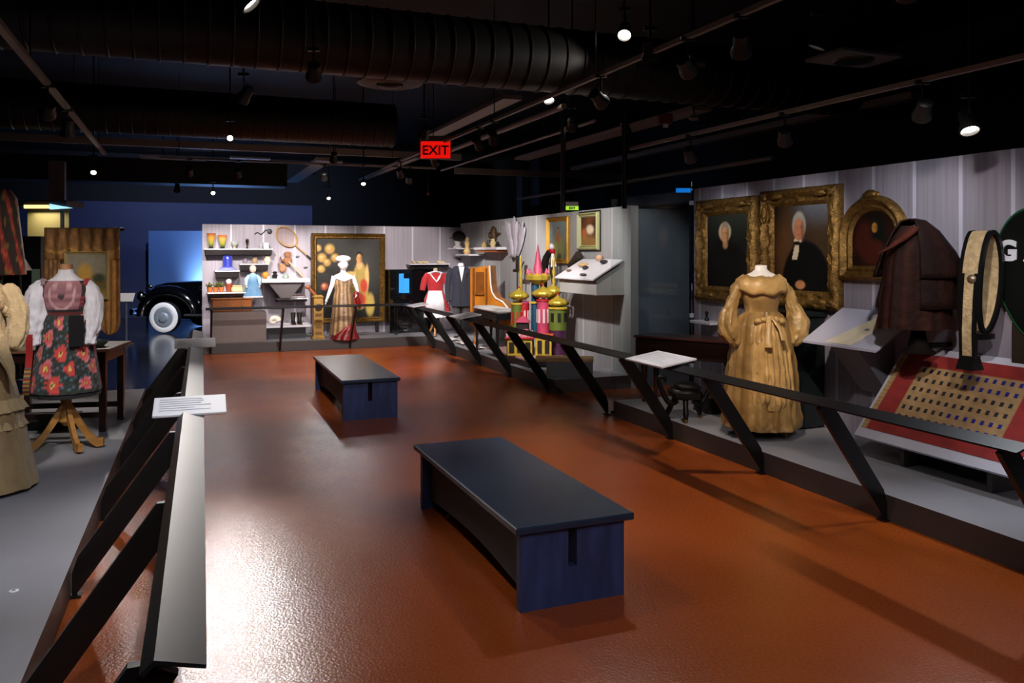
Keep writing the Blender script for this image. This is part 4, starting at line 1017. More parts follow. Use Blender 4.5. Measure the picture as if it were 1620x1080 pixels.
def showcase():
    Y = 12.0; p = at(48, 400, Y); t = thing('display_case', 'tall lit display case with pale yellow back far left', 'display case', (p.x-.35, Y, 0), 0)
    z1 = 1.85+72*Y/1290
    b = MB(); b.box((.48, .25, (z1)/2), (.62, .03, z1)); b.build('back_panel', mat('pale_yellow', '8a8256', rough=.6), t)
    b = MB(); b.box((.35, .22, z1+.06), (1.1, .5, .10), 0, bev=.01); b.build('canopy', mat('steel_grey', '50525a', rough=.5), t)
    for x in (.14, .82):
        b = MB(); b.box((x, .0, z1/2), (.04, .04, z1)); b.build('post', mat('post_grey', '4a4c58', rough=.5), t)
    b = MB(); b.box((.46, -.02, z1+.01), (.36, .05, .05)); o = b.build('light_tube', mat('tube_warm', 'ffd890', emit=1.6), t)
    b = MB(); b.prism([(.66, z1-.03), (.66, z1+.05), (.98, z1-.01)], 'xz', -.05, 0); b.build('cyan_light', mat('tube_cyan', 'a8e8ff', emit=1.2), t)
    b = MB(); b.box((.48, .2, .9), (.6, .4, .03)); b.build('shelf', mat('steel_grey', '50525a'), t)
    ld = bpy.data.lights.new('case_light', 'AREA'); ld.energy = 6; ld.size = .4; ld.color = (1, .85, .6); lo = bpy.data.objects.new('case_light', ld); COL.objects.link(lo); lo.parent = t; lo.location = (.46, 0, z1-.06)
    q = at(32, 420, 10.8); t = thing('paper_cone', 'white pointed cone shape standing beside the dark red robe', 'cone', (q.x, q.y, 1.62), 0)
    b = MB(); b.lathe([(.14, 0), (.135, .01), (.01, .24)], n=24); b.build('cone', skinw, t, smooth=True)
    b = MB(); b.tube([(0, 0, 0), (0, 0, -1.42)], .02, 8); b.lathe([(.15, -1.44), (.14, -1.42), (.02, -1.40)], n=18); b.build('stand', black, t)
    q = at(55, 405, 11.0); t = thing('dark_showcase', 'dark showcase with figures beside the dark red robe at far left', 'display case', (q.x-.45, 11.2, PZ), 0)
    b = MB(); b.box((.14, .14, .95), (.56, .3, 1.9), 0, bev=.01); b.build('cabinet', mat('case_dark', '14161a', rough=.3), t)
    b = MB(); b.box((.36, -.02, 1.05), (.10, .03, .8)); b.build('green_panel', mat('case_green', '7a9688', rough=.5), t)
showcase()

# ================================================================== car in the far hall
def car():
    Y = 19.0; S = 1/1290*Y
    x0 = at(218, 500, Y).x
    t = thing('vintage_car', 'black vintage car with white-walled tyres in the dark hall', 'car', (x0, Y, 0), radians(-6))
    bm_ = mat('car_black', '05060a', rough=.12, coat=1.0, spec=.8); chrome = mat('chrome', 'c8ccd4', rough=.12, metal=1.0)
    def section(x, zt, hw, zb=.30, rz=.1):
        pts = []
        for k in range(17):
            a = pi*k/16; cx = cos(a); sz = sin(a)
            pts.append((x, .85+hw*(abs(cx)**.55)*(1 if cx > 0 else -1), zb+(zt-zb)*(abs(sz)**.45)))
        return pts
    b = MB(); b.rings([section(x, z, h) for x, z, h in ((.02, .95, .34), (.10, 1.10, .46), (.4, 1.16, .54), (1.2, 1.19, .60), (1.75, 1.20, .66), (1.95, 1.22, .72), (2.6, 1.22, .78), (3.6, 1.20, .78), (4.4, 1.08, .70), (4.9, .85, .5), (5.0, .6, .3))], True, True); b.build('body', bm_, t, smooth=True, ang=50)
    b = MB(); b.rings([section(x, z, h, 1.15) for x, z, h in ((2.05, 1.22, .66), (2.45, 1.60, .60), (2.9, 1.70, .58), (3.3, 1.68, .56), (3.9, 1.45, .5), (4.3, 1.2, .4))], True, True); b.build('cabin', bm_, t, smooth=True, ang=50)
    for yy, nm in ((-.02, 'fender'), (1.72, 'fender')):
        for xx in (.72, 3.85):
            b = MB(); R = []
            for k in range(15):
                a = pi*k/14; c = (xx+.62*cos(a)*(1.15 if cos(a) > 0 else 1), 0, .38+.58*sin(a))
                R.append([(c[0]+.0*cos(q)+.14*cos(a)*sin(q), yy+(.0 if yy < 1 else .0)+.20*cos(q)+(.08 if yy < 1 else -.08), c[2]+.14*sin(a)*sin(q)) for q in [2*pi*j/12 for j in range(12)]])
            b.rings(R, True, True); b.build(nm, bm_, t, smooth=True)
    for xx in (.72, 3.85):
        for yy, s_ in ((-.08, -1), (1.72, 1)):
            w_ = MB(); w_.lathe([(.18, -.075), (.30, -.085), (.36, -.06), (.365, 0), (.36, .06), (.30, .085), (.18, .075)], c=(xx, yy, .365), n=40, axis='y'); wo = w_.build('wheel', mat('tyre_black', '08080a', rough=.7), t, smooth=True)
            w_ = MB(); w_.lathe([(.235, s_*.088), (.25, s_*.094), (.33, s_*.088), (.345, s_*.078)], c=(xx, yy, .365), n=40, axis='y', cap=False); w_.build('whitewall', mat('whitewall', 'e8e8ee', rough=.5), wo, smooth=True)
            w_ = MB(); w_.lathe([(.232, s_*.085), (.20, s_*.10), (.12, s_*.085), (.09, s_*.13), (.01, s_*.14)], c=(xx, yy, .365), n=32, axis='y'); w_.build('hub_cap', mat('hub_steel', 'aab4c4', rough=.4, metal=.55), wo, smooth=True)
    for yy in (.06, 1.60):
        b = MB(); b.ball((.06, yy, .84), (.10, .12, .12), n=18, m=10); o = b.build('headlamp', chrome, t, smooth=True)
    b = MB(); b.tube([(-.10, -.1, .48), (-.16, .4, .48), (-.17, .85, .48), (-.16, 1.3, .48), (-.10, 1.8, .48)], .05, 12, flat=1.5); b.build('bumper', chrome, t, smooth=True)
    b = MB(); b.prism([(-.02, .5), (-.02, .95), (.06, 1.0), (.10, .5)], 'xz', .55, 1.15); b.build('grille', chrome, t)
    b = MB(); b.tube([(1.5, -.06, 1.02), (1.62, -.09, 1.03)], .035, 12); b.ball((1.62, -.10, 1.04), (.08, .06, .05)); b.build('side_lamp', chrome, t, smooth=True)
    b = MB(); b.box((2.3, -.06, .42), (2.2, .2, .05), 0, bev=.01); b.build('running_board', mat('running_grey', '55565c', rough=.3, metal=.6), t)
    b = MB(); b.ball((.18, .2, 1.06), (.07, .05, .05)); b.tube([(.18, .2, 1.0), (.16, .2, .9)], .02, 8); b.build('mirror', chrome, t, smooth=True)
car()
p = at(235, 365, 22.5); W_ = 3.2
t = thing('blue_screen', 'large pale blue backdrop panel behind the vintage car', 'screen', (p.x, 22.5, 0), 0)
b = MB(); b.box((W_/2, .03, (p.z)/2), (W_, .06, p.z)); b.build('panel', mat('backdrop_blue', '5f86bc', rough=.7), t)
ld = bpy.data.lights.new('uplight', 'SPOT'); ld.energy = 1100; ld.spot_size = radians(120); ld.spot_blend = 1; ld.color = (.72, .84, 1); ld.shadow_soft_size = .1
lt = thing('floor_uplight', 'floor lamp behind the vintage car lighting the blue backdrop', 'spotlight', (p.x+1.9, 21.75, 0), 0)
b = MB(); b.lathe([(.09, 0), (.09, .05), (.07, .10), (.02, .11)], n=18); b.build('lamp_body', lamp_black, lt)
lo = bpy.data.objects.new('uplight', ld); COL.objects.link(lo); lo.parent = lt; lo.location = (0, 0, .25); lo.rotation_euler = (Vector((-.2, -1, -.55))*1).to_track_quat('Z', 'Y').to_euler()
spotlight(at(280, 300, 16.8), at(262, 500, 19.0), 160, 40, .8, (.85, .9, 1), 'spotlight in front of the vintage car aimed at its front wheel', lens=3, rod='ceiling')
spotlight(UV(-.5, 21.0, 3.9), UV(-1.0, 25.4, 2.6), 110, 110, 1, (.5, .6, 1), 'blue-tinted spotlight washing the far blue wall, left one', lens=2, rod='ceiling')
spotlight(UV(3.0, 21.0, 3.9), UV(2.6, 25.4, 2.6), 110, 110, 1, (.5, .6, 1), 'blue-tinted spotlight washing the far blue wall, right one', lens=2, rod='ceiling')
t = thing('stanchion', 'small grey floor stand in the dark hall left of the vintage car', 'stand', at(200, 535, 16.5)-Vector((0, 0, at(200, 535, 16.5).z)), 0)
b = MB(); b.tube([(0, 0, 0), (0, 0, .9)], .02, 8); b.build('pole', mat('post_grey', '4a4c58'), t); b = MB(); b.lathe([(.14, 0), (.14, .02), (.02, .05)], n=18); b.build('base', mat('post_grey', '4a4c58'), t)
b = MB(); b.box((0, 0, .95), (.3, .02, .2), 0, rot=(-.6, 0, 0)); b.build('sign_plate', white, t)
# ================================================================== back wall display (frame: x along the wall, -y towards the visitor)
def bk(px, py, v):      # point on the plane v; returns world point
    u, z = on_v(px, py, v); return UV(u, v, z)
def bkg(px, v, z=0.0):
    u, _ = on_v(px, 500, v); return UV(u, v, z)
def wpx(v, px): return (v/(CT-((px-810)/F)*ST))/F*1.0   # metres per pixel there
M_ = .0134
shw = mat('shelf_white_back', 'cfcbd2', rough=.5); shd = mat('shelf_dark', '241e20', rough=.6)
def shelf(label, x0, x1, ytop, dep, th_px, name='wall_shelf', m2=None):
    u0, z = on_v(x0, ytop, VB-dep); u1, _ = on_v(x1, ytop, VB-dep); th = th_px*.0132
    t = thing(name, label, 'shelf', UV(u0, VB, z), TH)
    b = MB(); b.box(((u1-u0)/2, -dep/2, -.012), (u1-u0, dep, .024), 0, bev=.003); b.build('board', shw, t)
    b = MB(); b.prism([(0, -.024), (-dep*.96, -.024), (-dep*.85, -.024-th), (0, -.024-th*1.3)], 'yz', .02, u1-u0-.02); b.build('bracket', m2 or shd, t)
    return z
def on_shelf(px, dep, z): u, _ = on_v(px, 400, VB-dep); return UV(u, VB-dep, z)
z1 = shelf('long white wall shelf, topmost at the left of the back wall', 323, 432, 393, .30, 7)
def vase(px, H, R, label, cols, z, dep=.15, name='glass_vase', cat='vase', prof=None):
    P = prof or [(.45, 0), (.6, .03), (.45, .10), (.62, .35), (.85, .7), (1, 1), (.94, 1), (.8, .7)]
    b = MB(); b.lathe([(r*R, h*H) for r, h in P], n=20, cols=[cols[min(len(cols)-1, int(h*len(cols)))] for r, h in P])
    return one(name, label, cat, b, vc('glaze', rough=.25, bump=0, var=.05), on_shelf(px, dep, z), TH, smooth=True)
G_, Y_, R_, K_ = lc('3a4a18'), lc('d8c050'), lc('b05030'), lc('1a1008')
vase(334, .30, .085, 'yellow and dark flared vase at the left end of the top shelf', [K_, lc('8a9030'), Y_, lc('c89040'), lc('8a4020')], z1)
vase(352, .27, .09, 'flared vase with red rim, second from the left on the top shelf', [K_, lc('8a9030'), Y_, lc('c8a050'), R_], z1)
vase(371, .14, .075, 'small pale footed cup on the top shelf', [lc('b8a888'), lc('9a9a80'), lc('b0b8b0')], z1, prof=[(.5, 0), (.3, .15), (.35, .4), (.9, .7), (1, 1), (.9, 1), (.6, .6)], name='footed_cup', cat='cup')
vase(391, .20, .04, 'slim dark figurine in the middle of the top shelf', [K_], z1, prof=[(.8, 0), (.4, .1), (.35, .55), (.9, .75), (.7, .95), (.1, 1)], name='dark_figurine', cat='figurine')
vase(413, .18, .03, 'slim glass bottle near the right end of the top shelf', [lc('a8a4ac')], z1, prof=[(.9, 0), (1, .1), (.9, .5), (.35, .7), (.35, 1), (.2, 1)], name='glass_bottle', cat='bottle')
b = MB(); b.box((0, 0, .06), (.10, .10, .12), 0, bev=.006); one('white_box', 'small white box at the right end of the top shelf', 'box', b, skinw, on_shelf(421, .15, z1), TH)
p = bk(423, 368, VB-.04); t = thing('wire_ornament', 'curled dark wire ornament on the wall above the top shelf', 'ornament', p, TH)
b = MB(); b.tube([(-.25+.02*i, 0, .03*sin(i*.7)-.03*cos(i*.25)) for i in range(14)], .008, 6); b.ball((.04, 0, .03), (.05, .02, .05)); b.build('wire', mat('wire_grey', '3a383c', rough=.5), t, smooth=True)
z2 = shelf('small white wall shelf under the blue glass bell', 340, 380, 428, .34, 8)
b = MB(); b.lathe([(.17, 0), (.175, .01), (.16, .04), (.10, .075), (.09, .10), (.095, .22), (.075, .28), (.02, .31), (.03, .33), (.01, .35)], n=26, cols=[lc('8a90c8')]*3+[lc('3038a0')]*3+[lc('1c2a98')]*4)
one('blue_glass_bell', 'cobalt blue glass bell dish on the small wall shelf', 'dish', b, vc('blue_glaze', rough=.15, bump=0, var=0), on_shelf(360, .18, z2), TH, smooth=True)
z3 = shelf('white wall shelf with little dishes, right of the blue bell', 379, 426, 417, .30, 8)
for k, (px, c, lb) in enumerate(((388, lc('8a7a88'), 'small mauve dish on the middle shelf'), (403, lc('a88a68'), 'small tan jug on the middle shelf'), (423, lc('e0c8b0'), 'round cream pot on the middle shelf'))):
    vase(px, .10+.02*k, .05+.012*k, lb, [c], z3, name='small_pot', cat='pot', prof=[(.6, 0), (1, .3), (.95, .6), (.6, .85), (.65, 1), (.5, 1)])
# counter with produce-like pots, radio and box plinth
zc = shelf('white display ledge at the left end holding little potted plants', 328, 390, 463, .60, 4, m2=mat('ledge_tan', '6a5548', rough=.6))
for px, c1, c2, lb in ((332, lc('b87840'), G_, 'small potted plant, leftmost on the display ledge'), (341, lc('a85a30'), lc('5a6a2a'), 'small potted plant, second from the left on the display ledge'), (350, lc('b86a38'), G_, 'small potted plant, third from the left on the display ledge')):
    t = thing('potted_plant', lb, 'plant', on_shelf(px, .42, zc), TH)
    b = MB(); b.lathe([(.04, 0), (.06, .10), (.052, .10)], n=14); b.build('pot', mat('terracotta%d' % px, 'a8602e', rough=.7), t, smooth=True)
    b = MB(); r_ = random.Random(px)
    for k in range(26):
        a = r_.uniform(0, 6.28); e = r_.uniform(.2, 1.3); L_ = r_.uniform(.06, .13); d = Vector((cos(a)*cos(e), sin(a)*cos(e), sin(e))); s_ = Vector((-sin(a), cos(a), 0))*.018
        o_ = Vector((0, 0, .09)); b.add([o_, o_+d*L_*.6+s_, o_+d*L_, o_+d*L_*.6-s_], [(0, 1, 2, 3)])
    b.build('foliage', mat('leaf_olive', '5f6630', rough=.6), t, solid=.003)
t = thing('potted_plant', 'red-brown pot with a white ball of blossom on the display ledge', 'plant', on_shelf(362, .42, zc), TH)
b = MB(); b.lathe([(.045, 0), (.075, .16), (.065, .16)], n=14); b.build('pot', mat('red_pot', '8a3a20', rough=.6), t, smooth=True); b = MB(); b.ball((0, 0, .20), .055); b.tube([(0, 0, .1), (0, 0, .18)], .012, 6); b.build('blossom', mat('blossom', 'e0dcd8', rough=.7, bump=.5, bscale=90), t, smooth=True)
b = MB(); b.box((0, 0, .05), (.22, .14, .10), 0, bev=.02); b.box((0, 0, .115), (.18, .11, .03), 0, bev=.01); one('cream_casket', 'small cream yellow casket on the display ledge', 'box', b, mat('casket', 'c8b888', rough=.6, var=.2), on_shelf(375, .42, zc), TH)
t = thing('wooden_radio', 'low orange-brown wooden cabinet under the display ledge', 'cabinet', bkg(335, 16.15, .752), TH); wv = .72
b = MB(); b.box((wv/2, .14, .115), (wv, .28, .23), 0, bev=.02); b.build('case', mat('radio_wood', '8a4a18', rough=.35, var=.35, vscale=5, coat=.3), t); b = MB(); b.box((wv/2, .14, .235), (wv+.03, .3, .02), 0, bev=.004); b.build('top', mat('radio_wood', '8a4a18'), t)
for s_ in (.22, .5, .78):
    b = MB(); b.lathe([(.022, -.004), (.020, -.022), (.005, -.024)], c=(wv*s_, 0, .10), n=14, axis='y'); b.build('knob', mat('brass', '8a6a2a'), t, smooth=True)
b = MB(); b.box((.48, .34, .285), (.96, .66, .57), 0, bev=.004); t = thing('box_plinth', 'large brown-grey box plinth at the left end of the back platform', 'plinth', bkg(335, 15.87, PZ), TH)
b.build('body', mat('plinth_brown', '6a5c5a', rough=.5, var=.08), t)
# doll
t = thing('doll', 'small doll with pale head in a blue dress on the back wall display', 'doll', on_shelf(400, .55, on_v(400, 468, VB-.55)[1]), TH)
bl = vc('doll_blue', rough=.7)
s = MB(); s.garment([(0, .17, .12, 0, 0, .06), (.15, .14, .10, 0, 0, .05), (.28, .08, .06, 0, 0, .02), (.40, .085, .06, 0, 0, 0), (.44, .05, .04, 0, 0, 0)], n=50, folds=11, colfn=lambda a, z: lc('5a84a8') if z < .3 else lc('8ab0cc')); s.build('dress', bl, t, smooth=True)
s = MB(); s.ball((0, 0, .52), (.062, .06, .075), n=18, m=12); s.tube([(0, 0, .42), (0, 0, .47)], .025, 10); s.ball((0, -.06, .515), (.01, .012, .012)); s.build('head', mat('porcelain', 'dcc8b8', rough=.35), t, smooth=True)
s = MB(); s.ball((0, .02, .545), (.068, .058, .062), n=18, m=10); s.build('hair', mat('doll_hair', 'b0a08c', rough=.7, bump=.5), t, smooth=True)
for sx in (-1, 1):
    s = MB(); s.col = lc('a8c8dc'); s.tube([(sx*.07, 0, .40), (sx*.12, -.02, .33), (sx*.13, -.05, .24), (sx*.12, -.07, .20)], [.03, .04, .035, .018], 12); s.build('sleeve', bl, t, smooth=True)
    s = MB(); s.ball((sx*.118, -.08, .18), (.016, .016, .022)); s.build('hand', mat('porcelain', 'dcc8b8'), t, smooth=True)
s = MB(); s.box((0, .0, -.012), (.36, .3, .024)); s.prism([(.15, -.024), (-.13, -.024), (.15, -.10)], 'yz', -.03, .03); s.build('support', shw, t)
# white table / desk with small things
uA, zt = on_v(414, 446, 16.45); uB, _ = on_v(490, 446, 16.45)
t = thing('white_display_table', 'white-topped display table with a tapering grey body by the tennis racket', 'display table', UV(uA, 16.45, zt), TH); W_ = uB-uA
b = MB(); b.box((W_/2, .35, .02), (W_, .78, .07), 0, bev=.006); b.build('top', shw, t)
b = MB(); b.prism([(.12, -.015), (W_-.12, -.015), (W_-.36, -.32), (.36, -.32)], 'xz', .02, .75); b.build('tapered_body', mat('taper_grey', '40383a', rough=.5), t)
tz = zt+.055
def small(px, dy, mb, name, cat, label, m): return one(name, label, cat, mb, m, UV(on_v(px, 400, 16.45+dy)[0], 16.45+dy, tz+.001), TH, smooth=True)
b = MB(); b.ball((0, 0, .07), (.07, .06, .07)); b.lathe([(.03, 0), (.05, .012)], n=12); small(420, .35, b, 'orange_pot', 'pot', 'round orange pot at the left of the white display table', mat('amber', 'c8842a', rough=.4))
b = MB(); b.lathe([(.05, 0), (.06, .05), (.03, .09), (.05, .12), (.03, .14)], n=14); small(435, .35, b, 'black_pot', 'pot', 'small black pot on the white display table', black)
b = MB(); b.lathe([(.05, 0), (.06, .03), (.04, .08), (.01, .10)], n=14); small(452, .3, b, 'green_jar', 'jar', 'little grey-green lidded jar on the white display table', mat('greygreen', '7a8a80', rough=.4))
b = MB(); b.ball((0, 0, .04), (.06, .05, .04)); b.ball((.05, 0, .06), .025); small(462, .22, b, 'cream_ornament', 'ornament', 'little cream rounded ornament on the white display table', mat('cream_o', 'd8ccae', rough=.5))
for k, px in enumerate((425, 441)):
    b = MB(); b.lathe([(.035, 0), (.03, .02), (.032, .05), (.026, .05)], n=12); small(px, .14, b, 'white_cup', 'cup', ('left' if k == 0 else 'right')+' of the two tiny white cups at the front of the display table', skinw)
# tennis racket
pA = bk(456, 377, VB-.05); t = thing('tennis_racket', 'wooden tennis racket hanging aslant on the back wall', 'racket', pA, TH)
ang = radians(-43); ca, sa = cos(ang), sin(ang)
def rr(x, z): return (x*ca-z*sa, -.01, x*sa+z*ca)
wd = mat('racket_wood', 'b08850', rough=.45, var=.25)
b = MB(); b.tube([rr(-.05+.235*cos(2*pi*i/40), .165*sin(2*pi*i/40)) for i in range(41)], .014, 8, cap=False); b.build('head', wd, t, smooth=True)
b = MB()
for k in range(-6, 7):
    x = k*.034; z = .16*sqrt(max(0, 1-(x/.23)**2)); b.tube([rr(-.05+x, -z), rr(-.05+x, z)], .0025, 4)
for k in range(-4, 5):
    z = k*.034; x = .225*sqrt(max(0, 1-(z/.16)**2)); b.tube([rr(-.05-x, z), rr(-.05+x, z)], .0025, 4)
b.build('strings', mat('gut', 'c8a898', rough=.5), t)
b = MB(); b.tube([rr(.18, .0), rr(.30, 0), rr(.50, 0)], [.018, .014, .014], 8); b.build('shaft', wd, t, smooth=True)
b = MB(); b.tube([rr(.50, 0), rr(.78, 0)], .019, 8); b.build('grip', mat('grip', '241a16', rough=.7), t, smooth=True)
# baseball glove and bat
p = bk(455, 412, VB-.05); t = thing('leather_mitt', 'brown leather baseball mitt mounted on the back wall', 'mitt', p, TH)
lm_ = mat('mitt_leather', '8a5a34', rough=.6, var=.3, vscale=16, bump=.5)
b = MB(); b.ball((0, -.03, 0), (.085, .03, .10), n=16, m=10); b.build('palm', lm_, t, smooth=True)
for k, a in enumerate((60, 80, 100, 122)):
    b = MB(); a = radians(a); b.tube([(0, -.03, .04), (.09*cos(a), -.035, .04+.09*sin(a)), (.13*cos(a), -.045, .04+.14*sin(a))], [.035, .032, .02], 10, flat=.6); b.build('finger', lm_, t, smooth=True)
b = MB(); b.tube([(-.05, -.03, -.03), (-.13, -.04, .02), (-.15, -.05, .08)], [.035, .032, .02], 10, flat=.6); b.build('thumb', lm_, t, smooth=True)
p = bk(447, 424, VB-.05); t = thing('leather_mitt', 'smaller rounder tan mitt mounted low beside the brown one', 'mitt', p, TH)
b = MB(); b.ball((0, -.03, 0), (.075, .028, .08), n=16, m=10); b.tube([(-.03, -.03, .03), (-.08, -.04, .11)], [.03, .018], 10); b.build('palm', mat('mitt_tan', '9a6a44', rough=.6, var=.3, bump=.4), t, smooth=True)
p = bk(467, 425, VB-.05); t = thing('ball_bat', 'short pale wooden bat crossing the mitts on the back wall', 'bat', p, TH)
b = MB(); b.tube([(-.14, -.07, .15), (-.05, -.07, .05), (.08, -.07, -.08), (.16, -.07, -.17)], [.014, .022, .026, .02], 12); b.build('barrel', mat('bat_wood', 'b09a84', rough=.5), t, smooth=True)
for k, (px, py) in enumerate(((470, 406), (483, 423))):
    p = bk(px, py, VB-.02); b = MB(); b.ball((0, 0, 0), (.035, .012, .02)); b.ball((.03, 0, .006), (.02, .01, .012)); one('small_badge', ('upper' if k == 0 else 'lower')+' of the two tiny dark badges on the wall right of the mitts', 'badge', b, mat('badge_dark', '4a464c', rough=.5), p, TH, smooth=True)
# lower shelves
z5 = shelf('low white shelf holding a red book right of the display table', 438, 488, 472, .45, 4)
b = MB(); b.box((0, 0, .02), (.28, .2, .04), 0, bev=.004); t = thing('red_book', 'orange-red book lying on the low white shelf', 'book', on_shelf(470, .25, z5+.001), TH); b.build('cover', mat('book_red', 'b04a20', rough=.6), t); b = MB(); b.box((.0, -.005, .02), (.27, .195, .03)); b.build('pages', white, t)
b = MB(); b.ball((0, 0, .025), (.08, .05, .025)); one('fabric_bundle', 'small pale fabric bundle at the left of the low white shelf', 'bundle', b, mat('bundle', 'c8b0a0', rough=.8), on_shelf(446, .25, z5+.001), TH, smooth=True)
u0, z6 = on_v(418, 516, 16.35); u1, _ = on_v(494, 516, 16.35)
t = thing('low_dark_cabinet', 'low dark cabinet with white top at the foot of the back wall', 'cabinet', UV(u0, 16.35, PZ), TH); W_ = u1-u0; h6 = z6-PZ
b = MB(); b.box((W_/2, .3, h6-.02), (W_, .62, .04), 0, bev=.004); b.build('top', shw, t); b = MB(); b.box((W_/2-.05, .3, (h6-.04)/2), (W_-.14, .55, h6-.04)); b.build('body', mat('cab_charcoal', '25262a', rough=.4), t)
for k, px in enumerate((464, 474)):
    t = thing('black_boot', ('left' if k == 0 else 'right')+' one of the pair of black and brown boots on the low cabinet', 'boot', UV(on_v(px, 500, 16.6)[0], 16.6, z6), TH, 'pair of boots')
    b = MB(); b.tube([(0, .03, .02), (0, .03, .10), (0, .035, .20), (0, .035, .23)], [.045, .04, .05, .05], 14); b.tube([(0, .04, .035), (0, -.05, .035), (0, -.13, .028), (0, -.16, .022)], [.04, .04, .036, .018], 12); b.build('upper', mat('boot_black', '17140f', rough=.5, var=.3), t, smooth=True)
    b = MB(); b.box((0, -.05, .008), (.08, .25, .014), 0, bev=.004); b.build('sole', mat('boot_sole', '4a2e1a', rough=.7), t)
t = thing('white_shell', 'curled white shell on the low cabinet left of the boots', 'shell', UV(on_v(433, 500, 16.6)[0], 16.6, z6+.004), TH)
b = MB(); b.tube([(.07*cos(a*.9)*(1-a/9)*1.3, 0, .075+.07*sin(a*.9)*(1-a/9)) for a in [i*.35 for i in range(22)]], [.062*(1-i/26) for i in range(22)], 12); b.build('shell', mat('shell_white', 'dccfbe', rough=.4), t, smooth=True)
# tall golden clock-case and bag behind
t = thing('gilt_clock_case', 'tall narrow golden wooden clock case left of the gowned mannequin', 'clock', bkg(503, 16.1, PZ), TH)
gw = mat('gold_wood', '9a7434', rough=.4, var=.35, vscale=9, coat=.2)
b = MB(); b.box((0, 0, .40), (.20, .18, .80), 0, taper=.92, bev=.01); b.build('case', gw, t); b = MB(); b.box((0, 0, .03), (.25, .22, .06), 0, bev=.01); b.build('base', gw, t)
b = MB(); b.lathe([(.07, -.095), (.07, -.105), (.02, -.11)], c=(0, 0, .62), n=24, axis='y'); b.build('dial', mat('dial_dark', '2a2014', rough=.4), t); b = MB(); b.box((0, 0, .83), (.22, .2, .05), 0, taper=.7, bev=.01); b.build('crown', gw, t)
b = MB()
for z in (.12, .24, .36, .48): b.box((0, -.094, z), (.12, .012, .05), 0, bev=.004)
b.build('carved_panels', mat('gold_dark', '6a4a1c', rough=.5), t)
t = thing('limb_carving', 'brown carved wooden limb leaning beside the golden clock case', 'carving', bkg(494, 16.35, PZ), TH)
b = MB(); b.tube([(.16, 0, .40), (.12, 0, .72), (.04, 0, .86), (-.06, 0, .97)], [.03, .035, .032, .03], 12); b.ball((-.09, 0, 1.0), (.05, .03, .04)); b.build('limb', mat('limb_wood', '8a4a28', rough=.4), t, smooth=True); b = MB(); b.tube([(.16, 0, 0), (.16, 0, .40)], .012, 8); b.box((.16, 0, .01), (.2, .2, .02)); b.build('stand', black, t)
# the large gilt painting
uA, zA = on_v(493, 369, 16.95); uB, zB = on_v(610, 510, 16.95); Wp = uB-uA
zt_ = on_v(552, 369, 16.95)[1]; zb_ = on_v(552, 511, 16.95)[1]
t = picture('large_painting', 'large gilt-framed painting of a woman in a yellow gown beside roses', Wp, zt_-zb_, .115, .09, p_lady, UV((uA+uB)/2, 17.02, (zt_+zb_)/2), TH, .006, corners=False, n=(90, 110))
b = MB()
for x in (-.6, .6): b.box((x, .02, -(zt_-zb_)/2-(zb_-PZ)/2), (.06, .10, zb_-PZ))
b.build('support_legs', black, t)
t['label'] = 'large gilt-framed painting of a woman in a yellow gown beside roses'
